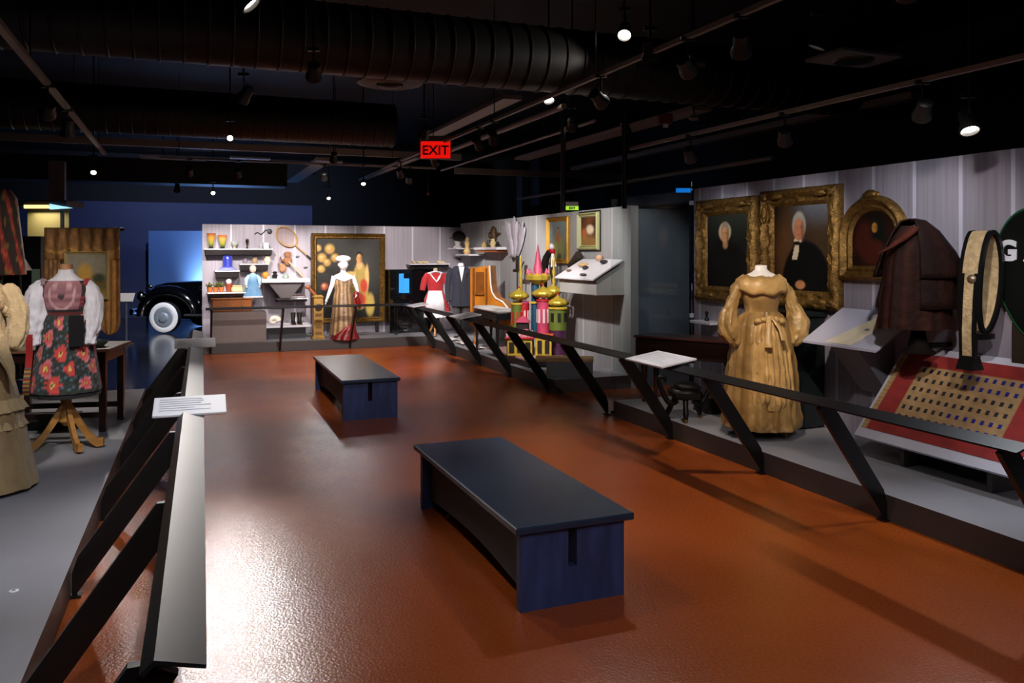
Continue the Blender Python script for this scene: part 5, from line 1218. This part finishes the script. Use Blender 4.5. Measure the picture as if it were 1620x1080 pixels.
# gowned mannequin with white hat
def gown_lady():
    t = thing('gowned_mannequin', 'white mannequin in a striped gold gown and white cap before the large painting', 'mannequin', bkg(543, 16.0, PZ), TH); t.scale = (1.22, 1.15, 1.0)
    g1, g2, rd = lc('a88a68'), lc('7a5a3a'), lc('8a1414')
    s = MB(); s.lathe([(.10, 1.05), (.145, 1.18), (.135, 1.24), (.06, 1.275), (.042, 1.30), (.042, 1.36)], n=24); s.v = [(x, y*.62, z) for x, y, z in s.v]
    s.ball((0, -.01, 1.44), (.075, .09, .105), n=20, m=12); s.ball((0, -.10, 1.43), (.012, .018, .018)); s.ball((0, -.088, 1.395), (.022, .008, .008))
    for sx in (-1, 1):
        s.ball((sx*.075, 0, 1.44), (.01, .016, .026)); s.ball((sx*.028, -.088, 1.455), (.013, .008, .007))
    for sx, P in ((-1, [(-.14, 0, 1.22), (-.18, -.02, 1.05), (-.22, -.03, .92), (-.27, -.08, .78)]), (1, [(.14, 0, 1.22), (.20, -.02, 1.05), (.22, -.06, .92), (.18, -.18, .86)])):
        s.tube(P, [.045, .036, .03, .02], 12); h = Vector(P[-1]); d = (Vector(P[-1])-Vector(P[-2])).normalized()
        s.ball(h+d*.035, (.022, .026, .036), n=10, m=6)
        for k in range(4): s.tube([h+d*.05+Vector((0, (k-1.5)*.011, 0)), h+d*(.10+.008*(k % 2))+Vector((sx*-.006, (k-1.5)*.013, -.004))], [.007, .005], 6)
        s.tube([h+d*.02+Vector((0, -.02, 0)), h+d*.055+Vector((0, -.045, 0))], [.008, .005], 6)
    s.build('body', skinw, t, smooth=True)
    s = MB(); s.garment([(.08, .21, .2, 0, 0, .05), (.12, .21, .2, 0, 0, .05), (.5, .175, .16, 0, 0, .04), (.85, .15, .12, 0, 0, .02), (.95, .13, .105, 0, 0, .01), (1.05, .15, .115, 0, 0, .01), (1.14, .155, .11, 0, 0, 0)], n=90, folds=10, colfn=lambda a, z: mixc(g1, g2, .5+.5*(1 if sin(a*2*pi*14) > 0 else -1)*.9)); s.build('gown', silk, t, smooth=True, ang=80)
    s = MB(); s.garment([(.0, .23, .22, .02, -.05, .08), (.06, .21, .2, .02, -.06, .08), (.18, .13, .12, .05, -.12, .06), (.30, .05, .05, .12, -.15, .04)], n=60, folds=8, colfn=lambda a, z: rd); s.build('red_train', silk, t, smooth=True, ang=80)
    s = MB(); s.col = rd; s.ball((.17, -.20, .86), (.05, .03, .07)); s.tube([(.17, -.2, .85), (.2, -.2, .7), (.24, -.17, .6)], [.03, .045, .02], 10, fold=.1); s.build('red_fan', silk, t, smooth=True)
    s = MB(); s.ball((0, .01, 1.55), (.125, .12, .075), n=20, m=10); s.lathe([(.085, 1.50), (.10, 1.52), (.085, 1.54)], n=20); s.build('cap', skinw, t, smooth=True)
    s = MB(); s.col = lc('d8d0cc'); s.tube([(-.14, -.02, 1.19), (0, -.10, 1.13), (.14, -.02, 1.19)], [.03, .045, .03], 12, flat=.7); s.build('lace_collar', linen, t, smooth=True)
gown_lady()
# upright black piano cabinet with a glowing blue screen
uA, _ = on_v(618, 450, 16.6); uB, _ = on_v(690, 450, 16.6); zt = on_v(650, 428, 16.6)[1]
t = thing('black_upright_piano', 'black upright piano behind the rail right of the large painting', 'piano', UV(uA, 16.6, PZ), TH); W_ = uB-uA; h = zt-PZ; pb = mat('piano_black', '07080a', rough=.12, coat=1)
b = MB(); b.box((W_/2, .30, h/2), (W_, .50, h), 0, bev=.01); b.build('case', pb, t)
b = MB(); b.box((W_/2, -.10, h*.50), (W_, .36, .14), 0, bev=.02); b.build('keyboard_shelf', pb, t)
b = MB(); b.box((W_/2, .30, h+.012), (W_+.06, .54, .03), 0, bev=.006); b.build('lid', pb, t)
for x in (.06, W_-.06):
    b = MB(); b.lathe([(.03, 0), (.045, .05), (.03, .12), (.05, .3), (.04, h*.43)], c=(x, -.22, 0), n=14); b.build('leg', pb, t, smooth=True)
b = MB(); b.ball((W_*.25, -.30, .10), (.05, .03, .025)); b.build('pedal', mat('chrome', 'c8ccd4'), t, smooth=True)
b = MB(); b.box((W_*.30, .045, h*.80), (.36, .012, .50), 0); o = b.build('screen', mat('screen_dark', '051018', rough=.1), t)
b = MB(); b.box((W_*.24, .035, h*.80), (.10, .008, .40)); b.box((W_*.33, .035, h*.76), (.16, .008, .30)); b.build('blue_glow', mat('blue_glow', '1a7ac8', emit=.6), o)
zz = shelf('black and white shelf above the piano holding pale shoes', 648, 712, 417, .34, 3, m2=black)
for k, px in enumerate((655, 664, 673, 698)):
    t = thing('pale_shoe', ['leftmost', 'second', 'third', 'rightmost'][k]+' of the small pale shoes on the shelf above the piano', 'shoe', on_shelf(px, .2, zz+.001), TH+.3*k, 'pale shoes on the shelf above the piano')
    b = MB(); b.tube([(0, .08, .035), (0, .02, .03), (0, -.05, .025), (0, -.09, .015)], [.035, .034, .03, .012], 12, flat=.8); b.build('upper', mat('shoe_cream', 'c8b488', rough=.6), t, smooth=True); b = MB(); b.box((0, .07, .012), (.04, .04, .022)); b.build('heel', black, t)
# red jacket with white apron
def red_outfit():
    t = thing('red_jacket_outfit', 'red jacket with white apron and skirt on a mannequin by the piano', 'dress', bkg(689, 15.8, PZ), TH-.15)
    rd, wh = lc('a81620'), lc('d8d4dc')
    s = MB(); s.garment([(.38, .22, .16, 0, 0, .06), (.42, .22, .16, 0, 0, .06), (.70, .20, .15, 0, 0, .05), (.86, .16, .12, 0, 0, .03)], n=80, folds=14, colfn=lambda a, z: wh); s.build('white_skirt', linen, t, smooth=True, ang=80)
    s = MB(); s.garment([(.50, .27, .17, .03, 0, .05), (.54, .27, .17, .03, 0, .05), (.75, .225, .155, 0, 0, .04), (.93, .14, .12, 0, 0, .02)], n=80, folds=12, colfn=lambda a, z: rd); s.build('red_overskirt', linen, t, smooth=True, ang=80)
    s = MB(); R = [[(x*hw-.03, -.165-.03*(1-x*x), z) for x in [-1+2*j/14 for j in range(15)]] for z, hw in ((.50, .20), (.70, .18), (.92, .13))]; s.col = wh; s.rings(R, False, False); s.build('apron', linen, t, smooth=True, solid=.006)
    s = MB(); s.garment([(.90, .15, .12, 0, 0, .01), (1.0, .155, .12, 0, 0, .01), (1.15, .185, .125, 0, 0, 0), (1.25, .17, .11, 0, 0, 0), (1.30, .09, .07, 0, 0, 0)], n=50, folds=8, colfn=lambda a, z: rd); s.build('jacket', linen, t, smooth=True)
    for sx in (-1, 1):
        s = MB(); s.col = rd; s.tube([(sx*.15, 0, 1.25), (sx*.21, -.01, 1.14), (sx*.25, -.03, 1.02), (sx*.27, -.06, .92)], [.055, .07, .06, .05], 14, fold=.04); s.build('sleeve', linen, t, smooth=True)
    s = MB(); s.col = wh; s.tube([(-.13, -.06, 1.28), (-.05, -.13, 1.16), (.0, -.14, 1.10), (.05, -.13, 1.16), (.1, -.06, 1.28)], .022, 8, flat=.6); s.tube([(-.16, -.04, 1.26), (-.02, -.10, 1.30), (.12, -.04, 1.27)], .03, 8, flat=.6); s.build('white_scarf', linen, t, smooth=True)
    s = MB(); s.lathe([(.05, 1.28), (.045, 1.36), (.02, 1.37)], n=16); s.build('neck_form', mat('neck_tan', 'a89478', rough=.6), t, smooth=True)
    s = MB()
    for a in (.3, 2.4, 4.5):
        s.tube([(0, 0, .42), (.08*cos(a), .08*sin(a), .20), (.17*cos(a), .17*sin(a), .02)], [.025, .02, .022], 8)
    s.build('tripod_stand', woodm, t, smooth=True)
red_outfit()
def navy_coat():
    t = thing('navy_coat', 'navy blue coat with white shirt front on a headless mannequin', 'coat', bkg(729, 15.4, PZ), TH-.2); nv = lc('16182a')
    s = MB(); s.garment([(.62, .24, .16, .01, 0, .05), (.66, .24, .16, .01, 0, .05), (.85, .21, .15, 0, 0, .03), (1.0, .19, .14, 0, 0, .01), (1.2, .215, .14, 0, 0, 0), (1.34, .20, .12, 0, 0, 0), (1.41, .12, .08, 0, 0, 0)], n=60, folds=8, colfn=lambda a, z: nv if (a-.73)**2 > .0004 else lc('0c0d18')); s.build('coat_body', linen, t, smooth=True, ang=80)
    for sx in (-1, 1):
        s = MB(); s.col = nv; s.tube([(sx*.17, 0, 1.36), (sx*.235, 0, 1.22), (sx*.26, -.01, 1.0), (sx*.26, -.05, .80), (sx*.25, -.07, .72)], [.06, .068, .06, .055, .05], 14, fold=.03); s.build('sleeve', linen, t, smooth=True)
        s = MB(); s.col = lc('3c3436'); s.tube([(sx*.09, 0, .70), (sx*.10, -.01, .45), (sx*.10, 0, .36)], [.09, .075, .07], 14, fold=.03); s.build('trouser_leg', linen, t, smooth=True)
        s = MB(); s.col = nv; s.box((sx*.055, -.135, 1.20), (.06, .012, .22), 0, rot=(.06, sx*.28, 0)); s.build('lapel', linen, t)
    s = MB(); s.col = lc('e8e6ea'); s.prism([(-.055, 1.40), (.055, 1.40), (.0, 1.10)], 'xz', -.14, -.11); s.lathe([(.062, 1.38), (.055, 1.46), (.02, 1.47)], n=18); s.build('shirt_front', linen, t, smooth=True, ang=30)
    s = MB(); s.tube([(0, .0, .7), (0, 0, .03)], .02, 8); s.lathe([(.15, 0), (.14, .02), (.02, .04)], n=18); s.build('stand', black, t)
    s = MB()
    for z in (.88, .98, 1.07): s.ball((.025, -.15, z), .012)
    s.build('buttons', mat('brass', '8a6a2a'), t, smooth=True)
navy_coat()
# orange wooden upright piano case with a curved side (seen from its end)
def harp_case():
    v_, _ = on_u(776, 400, 4.98); t = thing('curved_piano_case', 'tall orange wooden piano case with a curving white-edged side', 'piano', UV(5.05, 13.75, PZ), TH-pi/2+radians(48))
    ow = mat('orange_wood', 'b87020', rough=.35, var=.35, vscale=4, stretch=(1, 1, .4), coat=.3)
    b = MB(); out = [(-.36, .35), (-.36, 1.40), (.02, 1.44), (.04, 1.10), (.07, .96), (.14, .86), (.27, .80), (.36, .70), (.42, .56), (.44, .35)]
    b.prism(out, 'xz', 0, .30); b.build('case', ow, t)
    b = MB(); b.tube([(x, -.01, z) for x, z in out[2:9]], .016, 8); b.build('white_edge', mat('edge_white', 'd8ccc0', rough=.5), t, smooth=True)
    b = MB(); b.box((-.17, -.012, 1.12), (.16, .02, .42), 0, bev=.01); b.box((-.17, -.02, .93), (.18, .03, .05), 0, bev=.01); b.box((-.29, -.015, .9), (.03, .03, 1.0)); b.box((-.04, -.015, .9), (.03, .03, 1.0)); b.build('carved_moulding', mat('amber_wood', '7a4410', rough=.4, var=.3), t)
    b = MB(); b.box((.04, -.12, .52), (.86, .34, .06), 0, bev=.01); b.build('keyboard_shelf', black, t)
    for x in (-.30, .30):
        b = MB(); b.lathe([(.03, 0), (.04, .04), (.025, .12), (.035, .35)], c=(x, .12, 0), n=12); b.build('leg', ow, t, smooth=True)
harp_case()
# cushioned piano bench with pale top
t = thing('piano_bench', 'black piano bench with a long pale grey cushion near the far barrier', 'bench', UV(4.78, 12.75, PZ), TH-pi/2)
b = MB(); b.box((0, 0, .73), (1.15, .36, .07), 0, bev=.03); b.build('cushion', mat('cushion_grey', 'a8a4a2', rough=.7, bump=.2), t, smooth=True)
b = MB(); b.box((0, 0, .64), (1.12, .34, .10), 0, bev=.01); b.build('frame', black, t)
for x in (-.5, .5):
    for y in (-.13, .13):
        b = MB(); b.lathe([(.015, 0), (.028, .1), (.02, .2), (.035, .5), (.03, .6)], c=(x, y, 0), n=10); b.build('leg', black, t, smooth=True)
# side wall objects
def sw(px, py, off=0.0): v, z = on_u(px, py, 5.65-off); return UV(5.65-off, v, z)
SW = dict(rz=RU)
t = thing('wall_shelf', 'pale shelf with orange underside high on the side wall above the piano case', 'shelf', sw(790, 393), RU)
b = MB(); b.box((0, -.16, 0), (1.3, .30, .05), 0, bev=.006); b.build('board', shw, t); b = MB(); b.box((0, -.15, -.05), (1.1, .24, .04)); b.build('underside', mat('orange_under', 'a85a28', rough=.5), t)
zs = sw(790, 393).z+.026
def onsw(v, dz=0.0): return UV(5.5, v, zs+dz)
vm = on_u(790, 393, 5.65)[0]
for k, (dv, R_c, H_, lb, c) in enumerate(((.45, .06, .10, 'little dish at the far end of the side wall shelf', 'b89a60'), (.2, .05, .14, 'small dark jar on the side wall shelf', '3a3028'), (-.05, .07, .16, 'cream rounded jug on the side wall shelf', 'c8b484'), (-.3, .05, .10, 'tiny black pot at the near end of the side wall shelf', '1a1816'))):
    b = MB(); b.lathe([(R_c*.6, 0), (R_c, H_*.4), (R_c*.5, H_*.8), (R_c*.6, H_), (R_c*.4, H_)], n=16); one('shelf_pot', lb, 'pot', b, mat('pot_'+c, c, rough=.5), onsw(vm+dv, .001), RU, smooth=True)
t = thing('carved_mask', 'dark carved wooden face with horns mounted high on the side wall', 'carving', sw(785, 372), RU)
mk = mat('mask_wood', '4a3418', rough=.5, var=.4, bump=.4)
b = MB(); b.ball((0, -.06, 0), (.10, .07, .18), n=16, m=10); b.ball((0, -.13, -.01), (.025, .04, .05)); b.ball((0, -.10, -.10), (.05, .03, .02)); b.build('face', mk, t, smooth=True)
for s_ in (-1, 1):
    b = MB(); b.tube([(s_*.08, -.05, .05), (s_*.20, -.05, .02), (s_*.34, -.05, .04)], [.03, .028, .008], 10); b.build('horn', mk, t, smooth=True); b = MB(); b.ball((s_*.04, -.125, .05), (.018, .01, .012)); b.build('eye', black, t, smooth=True)
t = thing('feather_fan', 'large silvery feathered fan spread on the side wall left of the two paintings', 'fan', sw(822, 405)+Vector((0, 0, -.02)), RU)
fc = vc('feather_grey', rough=.7)
for k in range(9):
    a = radians(60+k*9-10); L_ = .70+.05*sin(k*2)
    s = MB(); s.col = mixc(lc('a8a2ae'), lc('6a6268'), (k % 3)/2.5); ux, uz = cos(a), sin(a)
    s.grid(6, 14, lambda p_, q_: (-.1+ux*L_*q_+(-uz)*(p_-.5)*.20*sin(pi*min(1, q_*.9+.1))**.5, -.03-.012*k-.02*cos((p_-.5)*3), uz*L_*q_+ux*(p_-.5)*.20*sin(pi*min(1, q_*.9+.1))**.5)); s.build('feather', fc, t, smooth=True, solid=.004)
t = thing('hat_display', 'dark round hat on a white head stand on a small high shelf', 'hat', UV(5.35, on_u(722, 392, 5.35)[0]-.1, on_u(722, 392, 5.35)[1]), RU)
b = MB(); b.lathe([(.09, .0), (.10, .02), (.05, .06), (.07, .13), (.07, .19), (.02, .24)], n=18); b.build('head_stand', skinw, t, smooth=True)
b = MB(); b.ball((0, .02, .24), (.16, .14, .12), n=20, m=10); b.lathe([(.16, .20), (.19, .205), (.16, .22)], n=24); b.build('crown', mat('hat_dark', '221f20', rough=.7, bump=.5), t, smooth=True)
b = MB(); b.box((0, .12, -.015), (.62, .5, .03), 0, bev=.004); b.build('shelf', shw, t)
t = thing('cream_carving', 'tall cream figure on the lower high shelf right of the hat', 'figurine', UV(5.38, on_u(739, 402, 5.38)[0], on_u(739, 402, 5.38)[1]), RU)
b = MB(); b.lathe([(.06, 0), (.08, .05), (.04, .16), (.06, .24), (.03, .28), (.04, .32), (.01, .36)], n=16); b.build('figure', mat('cream_fig', 'c8a870', rough=.5), t, smooth=True); b = MB(); b.box((-.1, .12, -.015), (.9, .4, .03), 0, bev=.004); b.build('shelf', shw, t)
t = thing('music_stand', 'black slender music stand in front of the grey side wall', 'stand', UV(5.38, 13.2, PZ), TH-pi/2)
b = MB(); b.tube([(0, 0, .03), (0, 0, 1.35)], .014, 8); b.build('pole', black, t)
b = MB(); b.box((0, 0, 1.36), (.34, .03, .05)); b.box((0, 0, 1.50), (.12, .02, .24)); b.tube([(.10, 0, 1.35), (.3, 0, 1.52)], .012, 6); b.build('desk', black, t)
for a in (0, 2.1, 4.2):
    b = MB(); b.tube([(0, 0, .12), (.22*cos(a), .22*sin(a), .012)], .012, 6); b.build('leg', black, t)
# the curved black plume with red and white tip
t = thing('black_plume', 'tall curved black plume with a red and white tip beside the palace model', 'plume', UV(5.35, 11.9, PZ), TH-pi/2)
b = MB(); b.tube([(-.10, 0, 1.05), (-.11, 0, 1.25), (-.08, 0, 1.45), (0, 0, 1.60), (.10, 0, 1.68), (.18, 0, 1.70)], [.05, .065, .065, .055, .045, .03], 14, fold=.06); b.build('plume', mat('plume_black', '141110', rough=.7, bump=.8, bscale=80), t, smooth=True)
b = MB(); b.ball((.22, 0, 1.70), (.065, .05, .04)); b.tube([(.22, 0, 1.70), (.34, 0, 1.66)], [.03, .006], 8); b.build('red_tip', mat('tip_red', 'b0141c', rough=.5), t, smooth=True)
b = MB(); b.ball((.20, 0, 1.77), (.055, .05, .05)); b.tube([(.24, 0, 1.66), (.28, 0, 1.45)], [.02, .05], 8); b.build('white_top', skinw, t, smooth=True)
b = MB(); b.tube([(-.10, 0, 0), (-.10, 0, 1.1)], .03, 10); b.lathe([(.16, 0), (.15, .02), (.03, .04)], c=(-.1, 0, 0), n=16); b.build('stand', black, t)
# paintings on the side wall
for nm, lb, x0, x1, y0, y1, fw, fn, fm, dp in (('painting', 'narrow gilt-framed painting of a standing figure on the side wall', 868, 902, 342, 417, .075, p_tall, mat('gilt_bright', 'b0842c', rough=.4, metal=.5, var=.2), .06), ('painting', 'painting of an interior in a black-edged pale frame on the side wall', 918, 950, 335, 395, .07, p_int, mat('frame_olive', '9a9a6a', rough=.5), .07)):
    va, za = on_u(x0, (y0+3), 5.65); vb, zb = on_u(x1, y0, 5.65); vc_ = (va+vb)/2; zt1 = on_u((x0+x1)/2, y0+1, 5.65)[1]; zb1 = on_u((x0+x1)/2, y1, 5.65)[1]
    t = picture(nm, lb, va-vb, zt1-zb1, fw, dp, fn, UV(5.65, vc_, (zt1+zb1)/2), RU, 0, fm=fm, n=(30, 40))
    if x0 == 918:
        b = MB(); b.box((0, -.008, 0), (va-vb+.05, .014, zt1-zb1+.05), 0, bev=.003); b.build('black_case', black, t)
# tilted object shelf on the side wall
v9, z9 = on_u(944, 436, 5.1)
t = thing('object_shelf', 'white tilted wall shelf of small objects below the two paintings', 'shelf', UV(5.65, on_u(953, 440, 5.65)[0]-.05, 0), RU)
yf, yb, zf, zb = -.50, -.04, 1.49, 1.76; w2 = .62
def s9(x, k, o=0): return (x, yf+(yb-yf)*k, zf+(zb-zf)*k+o)
b = MB(); b.add([s9(-w2, 0), s9(w2, 0), s9(w2, 1), s9(-w2, 1), s9(-w2, 0, -.02), s9(w2, 0, -.02), s9(w2, 1, -.02), s9(-w2, 1, -.02)], [(0, 1, 2, 3), (7, 6, 5, 4), (0, 4, 5, 1), (1, 5, 6, 2), (2, 6, 7, 3), (3, 7, 4, 0)]); b.build('shelf_board', shw, t)
b = MB(); b.prism([(0, 1.27), (0, 1.72), (-.44, 1.475), (-.44, 1.27)], 'yz', -w2+.04, w2-.02); b.build('shelf_body', mat('shelf_body', 'a4a4a2', rough=.55), t)
sb = t.location
Rm = Matrix.Rotation(RU, 3, 'Z')
for k, (x, kk, c, sz, lb) in enumerate(((-.42, .3, '6a5a4a', (.05, .04, .02), 'tiny brown piece at the left of the tilted object shelf'), (-.22, .6, 'b89868', (.09, .05, .03), 'tan piece in the upper middle of the tilted object shelf'), (-.02, .45, '1a1a1e', (.05, .05, .03), 'black round piece in the middle of the tilted object shelf'), (.18, .15, '4a4a52', (.12, .04, .015), 'long grey piece near the front edge of the tilted object shelf'), (.26, .78, '2a2a30', (.06, .10, .03), 'dark piece near the upper right of the tilted object shelf'), (.0, .92, 'c09878', (.06, .05, .05), 'pinkish knob at the top edge of the tilted object shelf'))):
    P = sb + Rm @ Vector(s9(x, kk, .008)); b = MB(); b.ball((0, 0, sz[2]*.6), sz, n=12, m=6); one('small_object', lb, 'object', b, mat('obj_'+c, c, rough=.5), P, RU+k, smooth=True)
t = thing('spyglass', 'dark brown leather cylinder mounted on the side wall beside the tilted shelf', 'instrument', sw(909, 411, .12), RU)
b = MB(); b.tube([(-.16, 0, -.09), (.0, 0, 0), (.14, 0, .08)], [.045, .055, .06], 14); b.build('tube', mat('leather_dark', '2e221c', rough=.6, var=.3), t, smooth=True); b = MB(); b.tube([(0, 0, 0), (0, .12, 0)], .015, 6); b.build('mount', black, t)
t = thing('oval_paddle', 'grey oval paddle leaning against the side wall behind the palace model', 'paddle', UV(5.5, 12.0, PZ), RU)
b = MB(); b.ball((0, 0, 1.42), (.09, .025, .17), n=18, m=10); b.tube([(0, 0, 1.3), (.10, -.02, .9), (.12, -.02, .02)], .02, 8); b.build('blade', mat('paddle_grey', '3e3c44', rough=.5), t, smooth=True)

# ================================================================== the toy palace
def palace():
    P0 = UV(4.90, 10.10, PZ); rz = TH-pi/2+radians(62)
    t0 = thing('model_plinth', 'grey plinth with gold-edged board under the palace model', 'plinth', P0, rz)
    b = MB(); b.box((0, 0, .10), (.62, .5, .20), 0, bev=.004); b.build('body', mat('plinth_grey', '55585f', rough=.5), t0)
    b = MB(); b.box((-.08, 0, .215), (.80, .5, .03), 0, bev=.006); b.build('board', mat('board_gold', '9a7a50', rough=.6, var=.3), t0)
    t = thing('palace_model', 'colourful model palace with golden onion domes and pink spire', 'model', UV(4.93, 11.35, PZ+.137), rz); t.scale = (1.10, 1.10, .97)
    gd = mat('dome_gold', 'b8a03a', rough=.3, metal=.35, var=.25, vscale=10); pk = mat('pk', 'b03a5c', rough=.5, var=.3); rd = mat('rd', 'a81a24', rough=.5, var=.2); yl = mat('yl', 'b89a30', rough=.5, var=.2); gn = mat('gn', '5a6a24', rough=.5, var=.25); pu = mat('pu', '3c1238', rough=.5); bu = mat('bu', '12405a', rough=.5); dk = mat('dkw', '181010', rough=.5); wt = mat('wt', 'd0b8b8', rough=.5); orr = mat('orr', 'c05a28', rough=.5)
    ON = [(.55, 0), (.62, .06), (.95, .22), (1.0, .36), (.85, .52), (.5, .68), (.2, .80), (.08, .92), (.02, 1.0)]
    def dome(x, y, z, R, H, nm='onion_dome', m=gd, ribs=10):
        b = MB(); RR = []
        for r, h in ON: RR.append([(x+R*r*cos(a)*(1+.06*cos(ribs*a)), y+R*r*sin(a)*(1+.06*cos(ribs*a)), z+H*h) for a in [2*pi*j/40 for j in range(40)]])
        b.rings(RR, True, True); o = b.build(nm, m, t, smooth=True, ang=60); c = MB(); c.ball((x, y, z+H*1.02), R*.12); c.build('finial', rd, o); return o
    def tower(x, y, z0, z1, R, m, win=None, nm='tower', trim=None, n=14):
        b = MB(); b.lathe([(R, z0), (R, z1)], c=(x, y, 0), n=n); o = b.build(nm, m, t, smooth=True)
        if trim: c = MB(); c.lathe([(R, z1-.04), (R*1.14, z1-.03), (R*1.14, z1-.01), (R, z1)], c=(x, y, 0), n=n, cap=False); c.build('trim_band', trim, o)
        if win:
            c = MB()
            for k in range(8): a = 2*pi*k/8+.2; c.box((x+R*cos(a), y+R*sin(a), (z0+z1)/2+.02), (.012, R*.35, (z1-z0)*.38), 0, rot=(0, 0, a))
            c.build('windows', win, o)
        return o
    # lower storeys
    b = MB(); b.box((-.20, -.08, .13), (.34, .32, .26), 0, bev=.006); o = b.build('lower_hall', yl, t)
    c = MB()
    for k in range(3): c.box((-.31+.11*k, -.245, .13), (.07, .014, .16), 0)
    for k in range(3): c.box((-.375, -.18+.1*k, .13), (.014, .06, .16), 0)
    c.build('windows', dk, o)
    b = MB(); b.box((-.20, -.08, .275), (.40, .38, .03), 0, bev=.004); b.build('red_ledge', rd, t)
    b = MB()
    for k in range(5): b.lathe([(.012, .29), (.02, .33), (.012, .37), (.004, .40)], c=(-.37+.085*k, -.25, 0), n=8)
    b.build('parapet', wt, t, smooth=True)
    b = MB(); b.rings([[(-.20+sx*.17, -.08+sy*.16, .29) for sx, sy in ((-1, -1), (1, -1), (1, 1), (-1, 1))], [(-.20+sx*.09, -.08+sy*.08, .42) for sx, sy in ((-1, -1), (1, -1), (1, 1), (-1, 1))]], True, True); b.build('pink_roof', pk, t)
    b = MB(); b.box((-.17, -.10, .46), (.14, .14, .10)); o = b.build('lantern_room', dk, t); b = MB(); b.rings([[(-.17+sx*.10, -.10+sy*.10, .51) for sx, sy in ((-1, -1), (1, -1), (1, 1), (-1, 1))], [(-.17+sx*.02, -.10+sy*.02, .60) for sx, sy in ((-1, -1), (1, -1), (1, 1), (-1, 1))]], True, True); b.build('pink_roof', pk, t)
    b = MB(); b.box((.12, -.12, .15), (.22, .24, .30), 0, bev=.006); o = b.build('gate_house', yl, t); c = MB(); c.box((.07, -.245, .14), (.06, .014, .20)); c.box((.17, -.245, .14), (.06, .014, .20)); c.build('windows', dk, o)
    b = MB(); b.box((.12, -.12, .315), (.26, .28, .03)); b.build('red_ledge', orr, t)
    tower(.30, .02, .0, .38, .12, pu, None, 'purple_tower'); tower(.30, .02, .38, .74, .125, gn, dk, 'green_tower', yl); dome(.30, .02, .74, .15, .19)
    tower(.10, .0, .30, .86, .085, pk, wt, 'pink_tower', rd); dome(.10, .0, .88, .155, .20)
    tower(.22, .12, .3, .90, .07, orr, dk, 'orange_tower', yl); dome(.23, .10, .92, .13, .19)
    tower(-.27, .04, .28, .80, .075, gn, rd, 'green_tower', yl); tower(-.17, .08, .3, .82, .07, rd, wt, 'red_tower', pk); dome(-.24, .04, .84, .14, .20)
    tower(-.02, .12, .3, 1.10, .055, bu, None, 'blue_tower')
    b = MB(); b.box((.0, .1, .80), (.66, .10, .03)); b.build('gallery_board', yl, t)
    b = MB(); b.lathe([(.05, 1.08), (.17, 1.16), (.18, 1.22), (.15, 1.26), (.05, 1.26)], c=(.02, .1, 0), n=10); b.build('gold_crown', gd, t)
    b = MB()
    for k in range(10): a = 2*pi*k/10; b.tube([(.02+.14*cos(a), .1+.14*sin(a), 1.22), (.02+.15*cos(a), .1+.15*sin(a), 1.34)], [.028, .004], 6)
    b.build('crown_points', pk, t, smooth=True)
    b = MB(); b.lathe([(.075, 1.26), (.05, 1.40), (.03, 1.55), (.012, 1.66), (.003, 1.72)], c=(.02, .1, 0), n=12); b.build('pink_spire', pk, t, smooth=True)
    for x in (-.22, .24):
        b = MB(); b.lathe([(.02, 1.0), (.03, 1.03), (.012, 1.08), (.028, 1.15), (.012, 1.2), (.028, 1.28), (.012, 1.34), (.02, 1.45), (.004, 1.54)], c=(x, .1, 0), n=12); b.build('gold_pinnacle', gd, t, smooth=True)
        b = MB(); b.lathe([(.025, .80), (.018, 1.02)], c=(x, .1, 0), n=10); b.build('red_pillar', rd, t)
palace()
# pink topped low board and small white things in front of the far exhibits
t = thing('pink_board', 'low pink-topped board beside the palace model along the platform edge', 'board', UV(4.92, 11.65, PZ), TH-pi/2)
b = MB(); b.box((0, 0, .12), (1.7, .72, .03), 0, bev=.004); b.build('top', mat('board_pink', 'b08a80', rough=.6), t); b = MB(); b.box((0, 0, .055), (1.5, .6, .10)); b.build('base', riser, t)
for k, (v_, lb) in enumerate(((13.5, 'white folded cloth on the platform edge, nearest to the palace model'), (14.2, 'white folded cloth on the platform edge, middle one'), (14.9, 'white folded cloth on the platform edge, farthest from the palace model'))):
    t = thing('white_cloth', lb, 'cloth', UV(4.72, v_, PZ), TH-pi/2, 'white cloths on the far platform'); r_ = random.Random(k)
    b = MB(); b.grid(14, 8, lambda p_, q_: (-.2+.4*p_, -.1+.2*q_, .012+.02*abs(sin(p_*9+k))*abs(cos(q_*5))+.01)); b.build('cloth', linen if False else mat('cloth_white', 'c8c0bc', rough=.8), t, smooth=True, solid=.01)
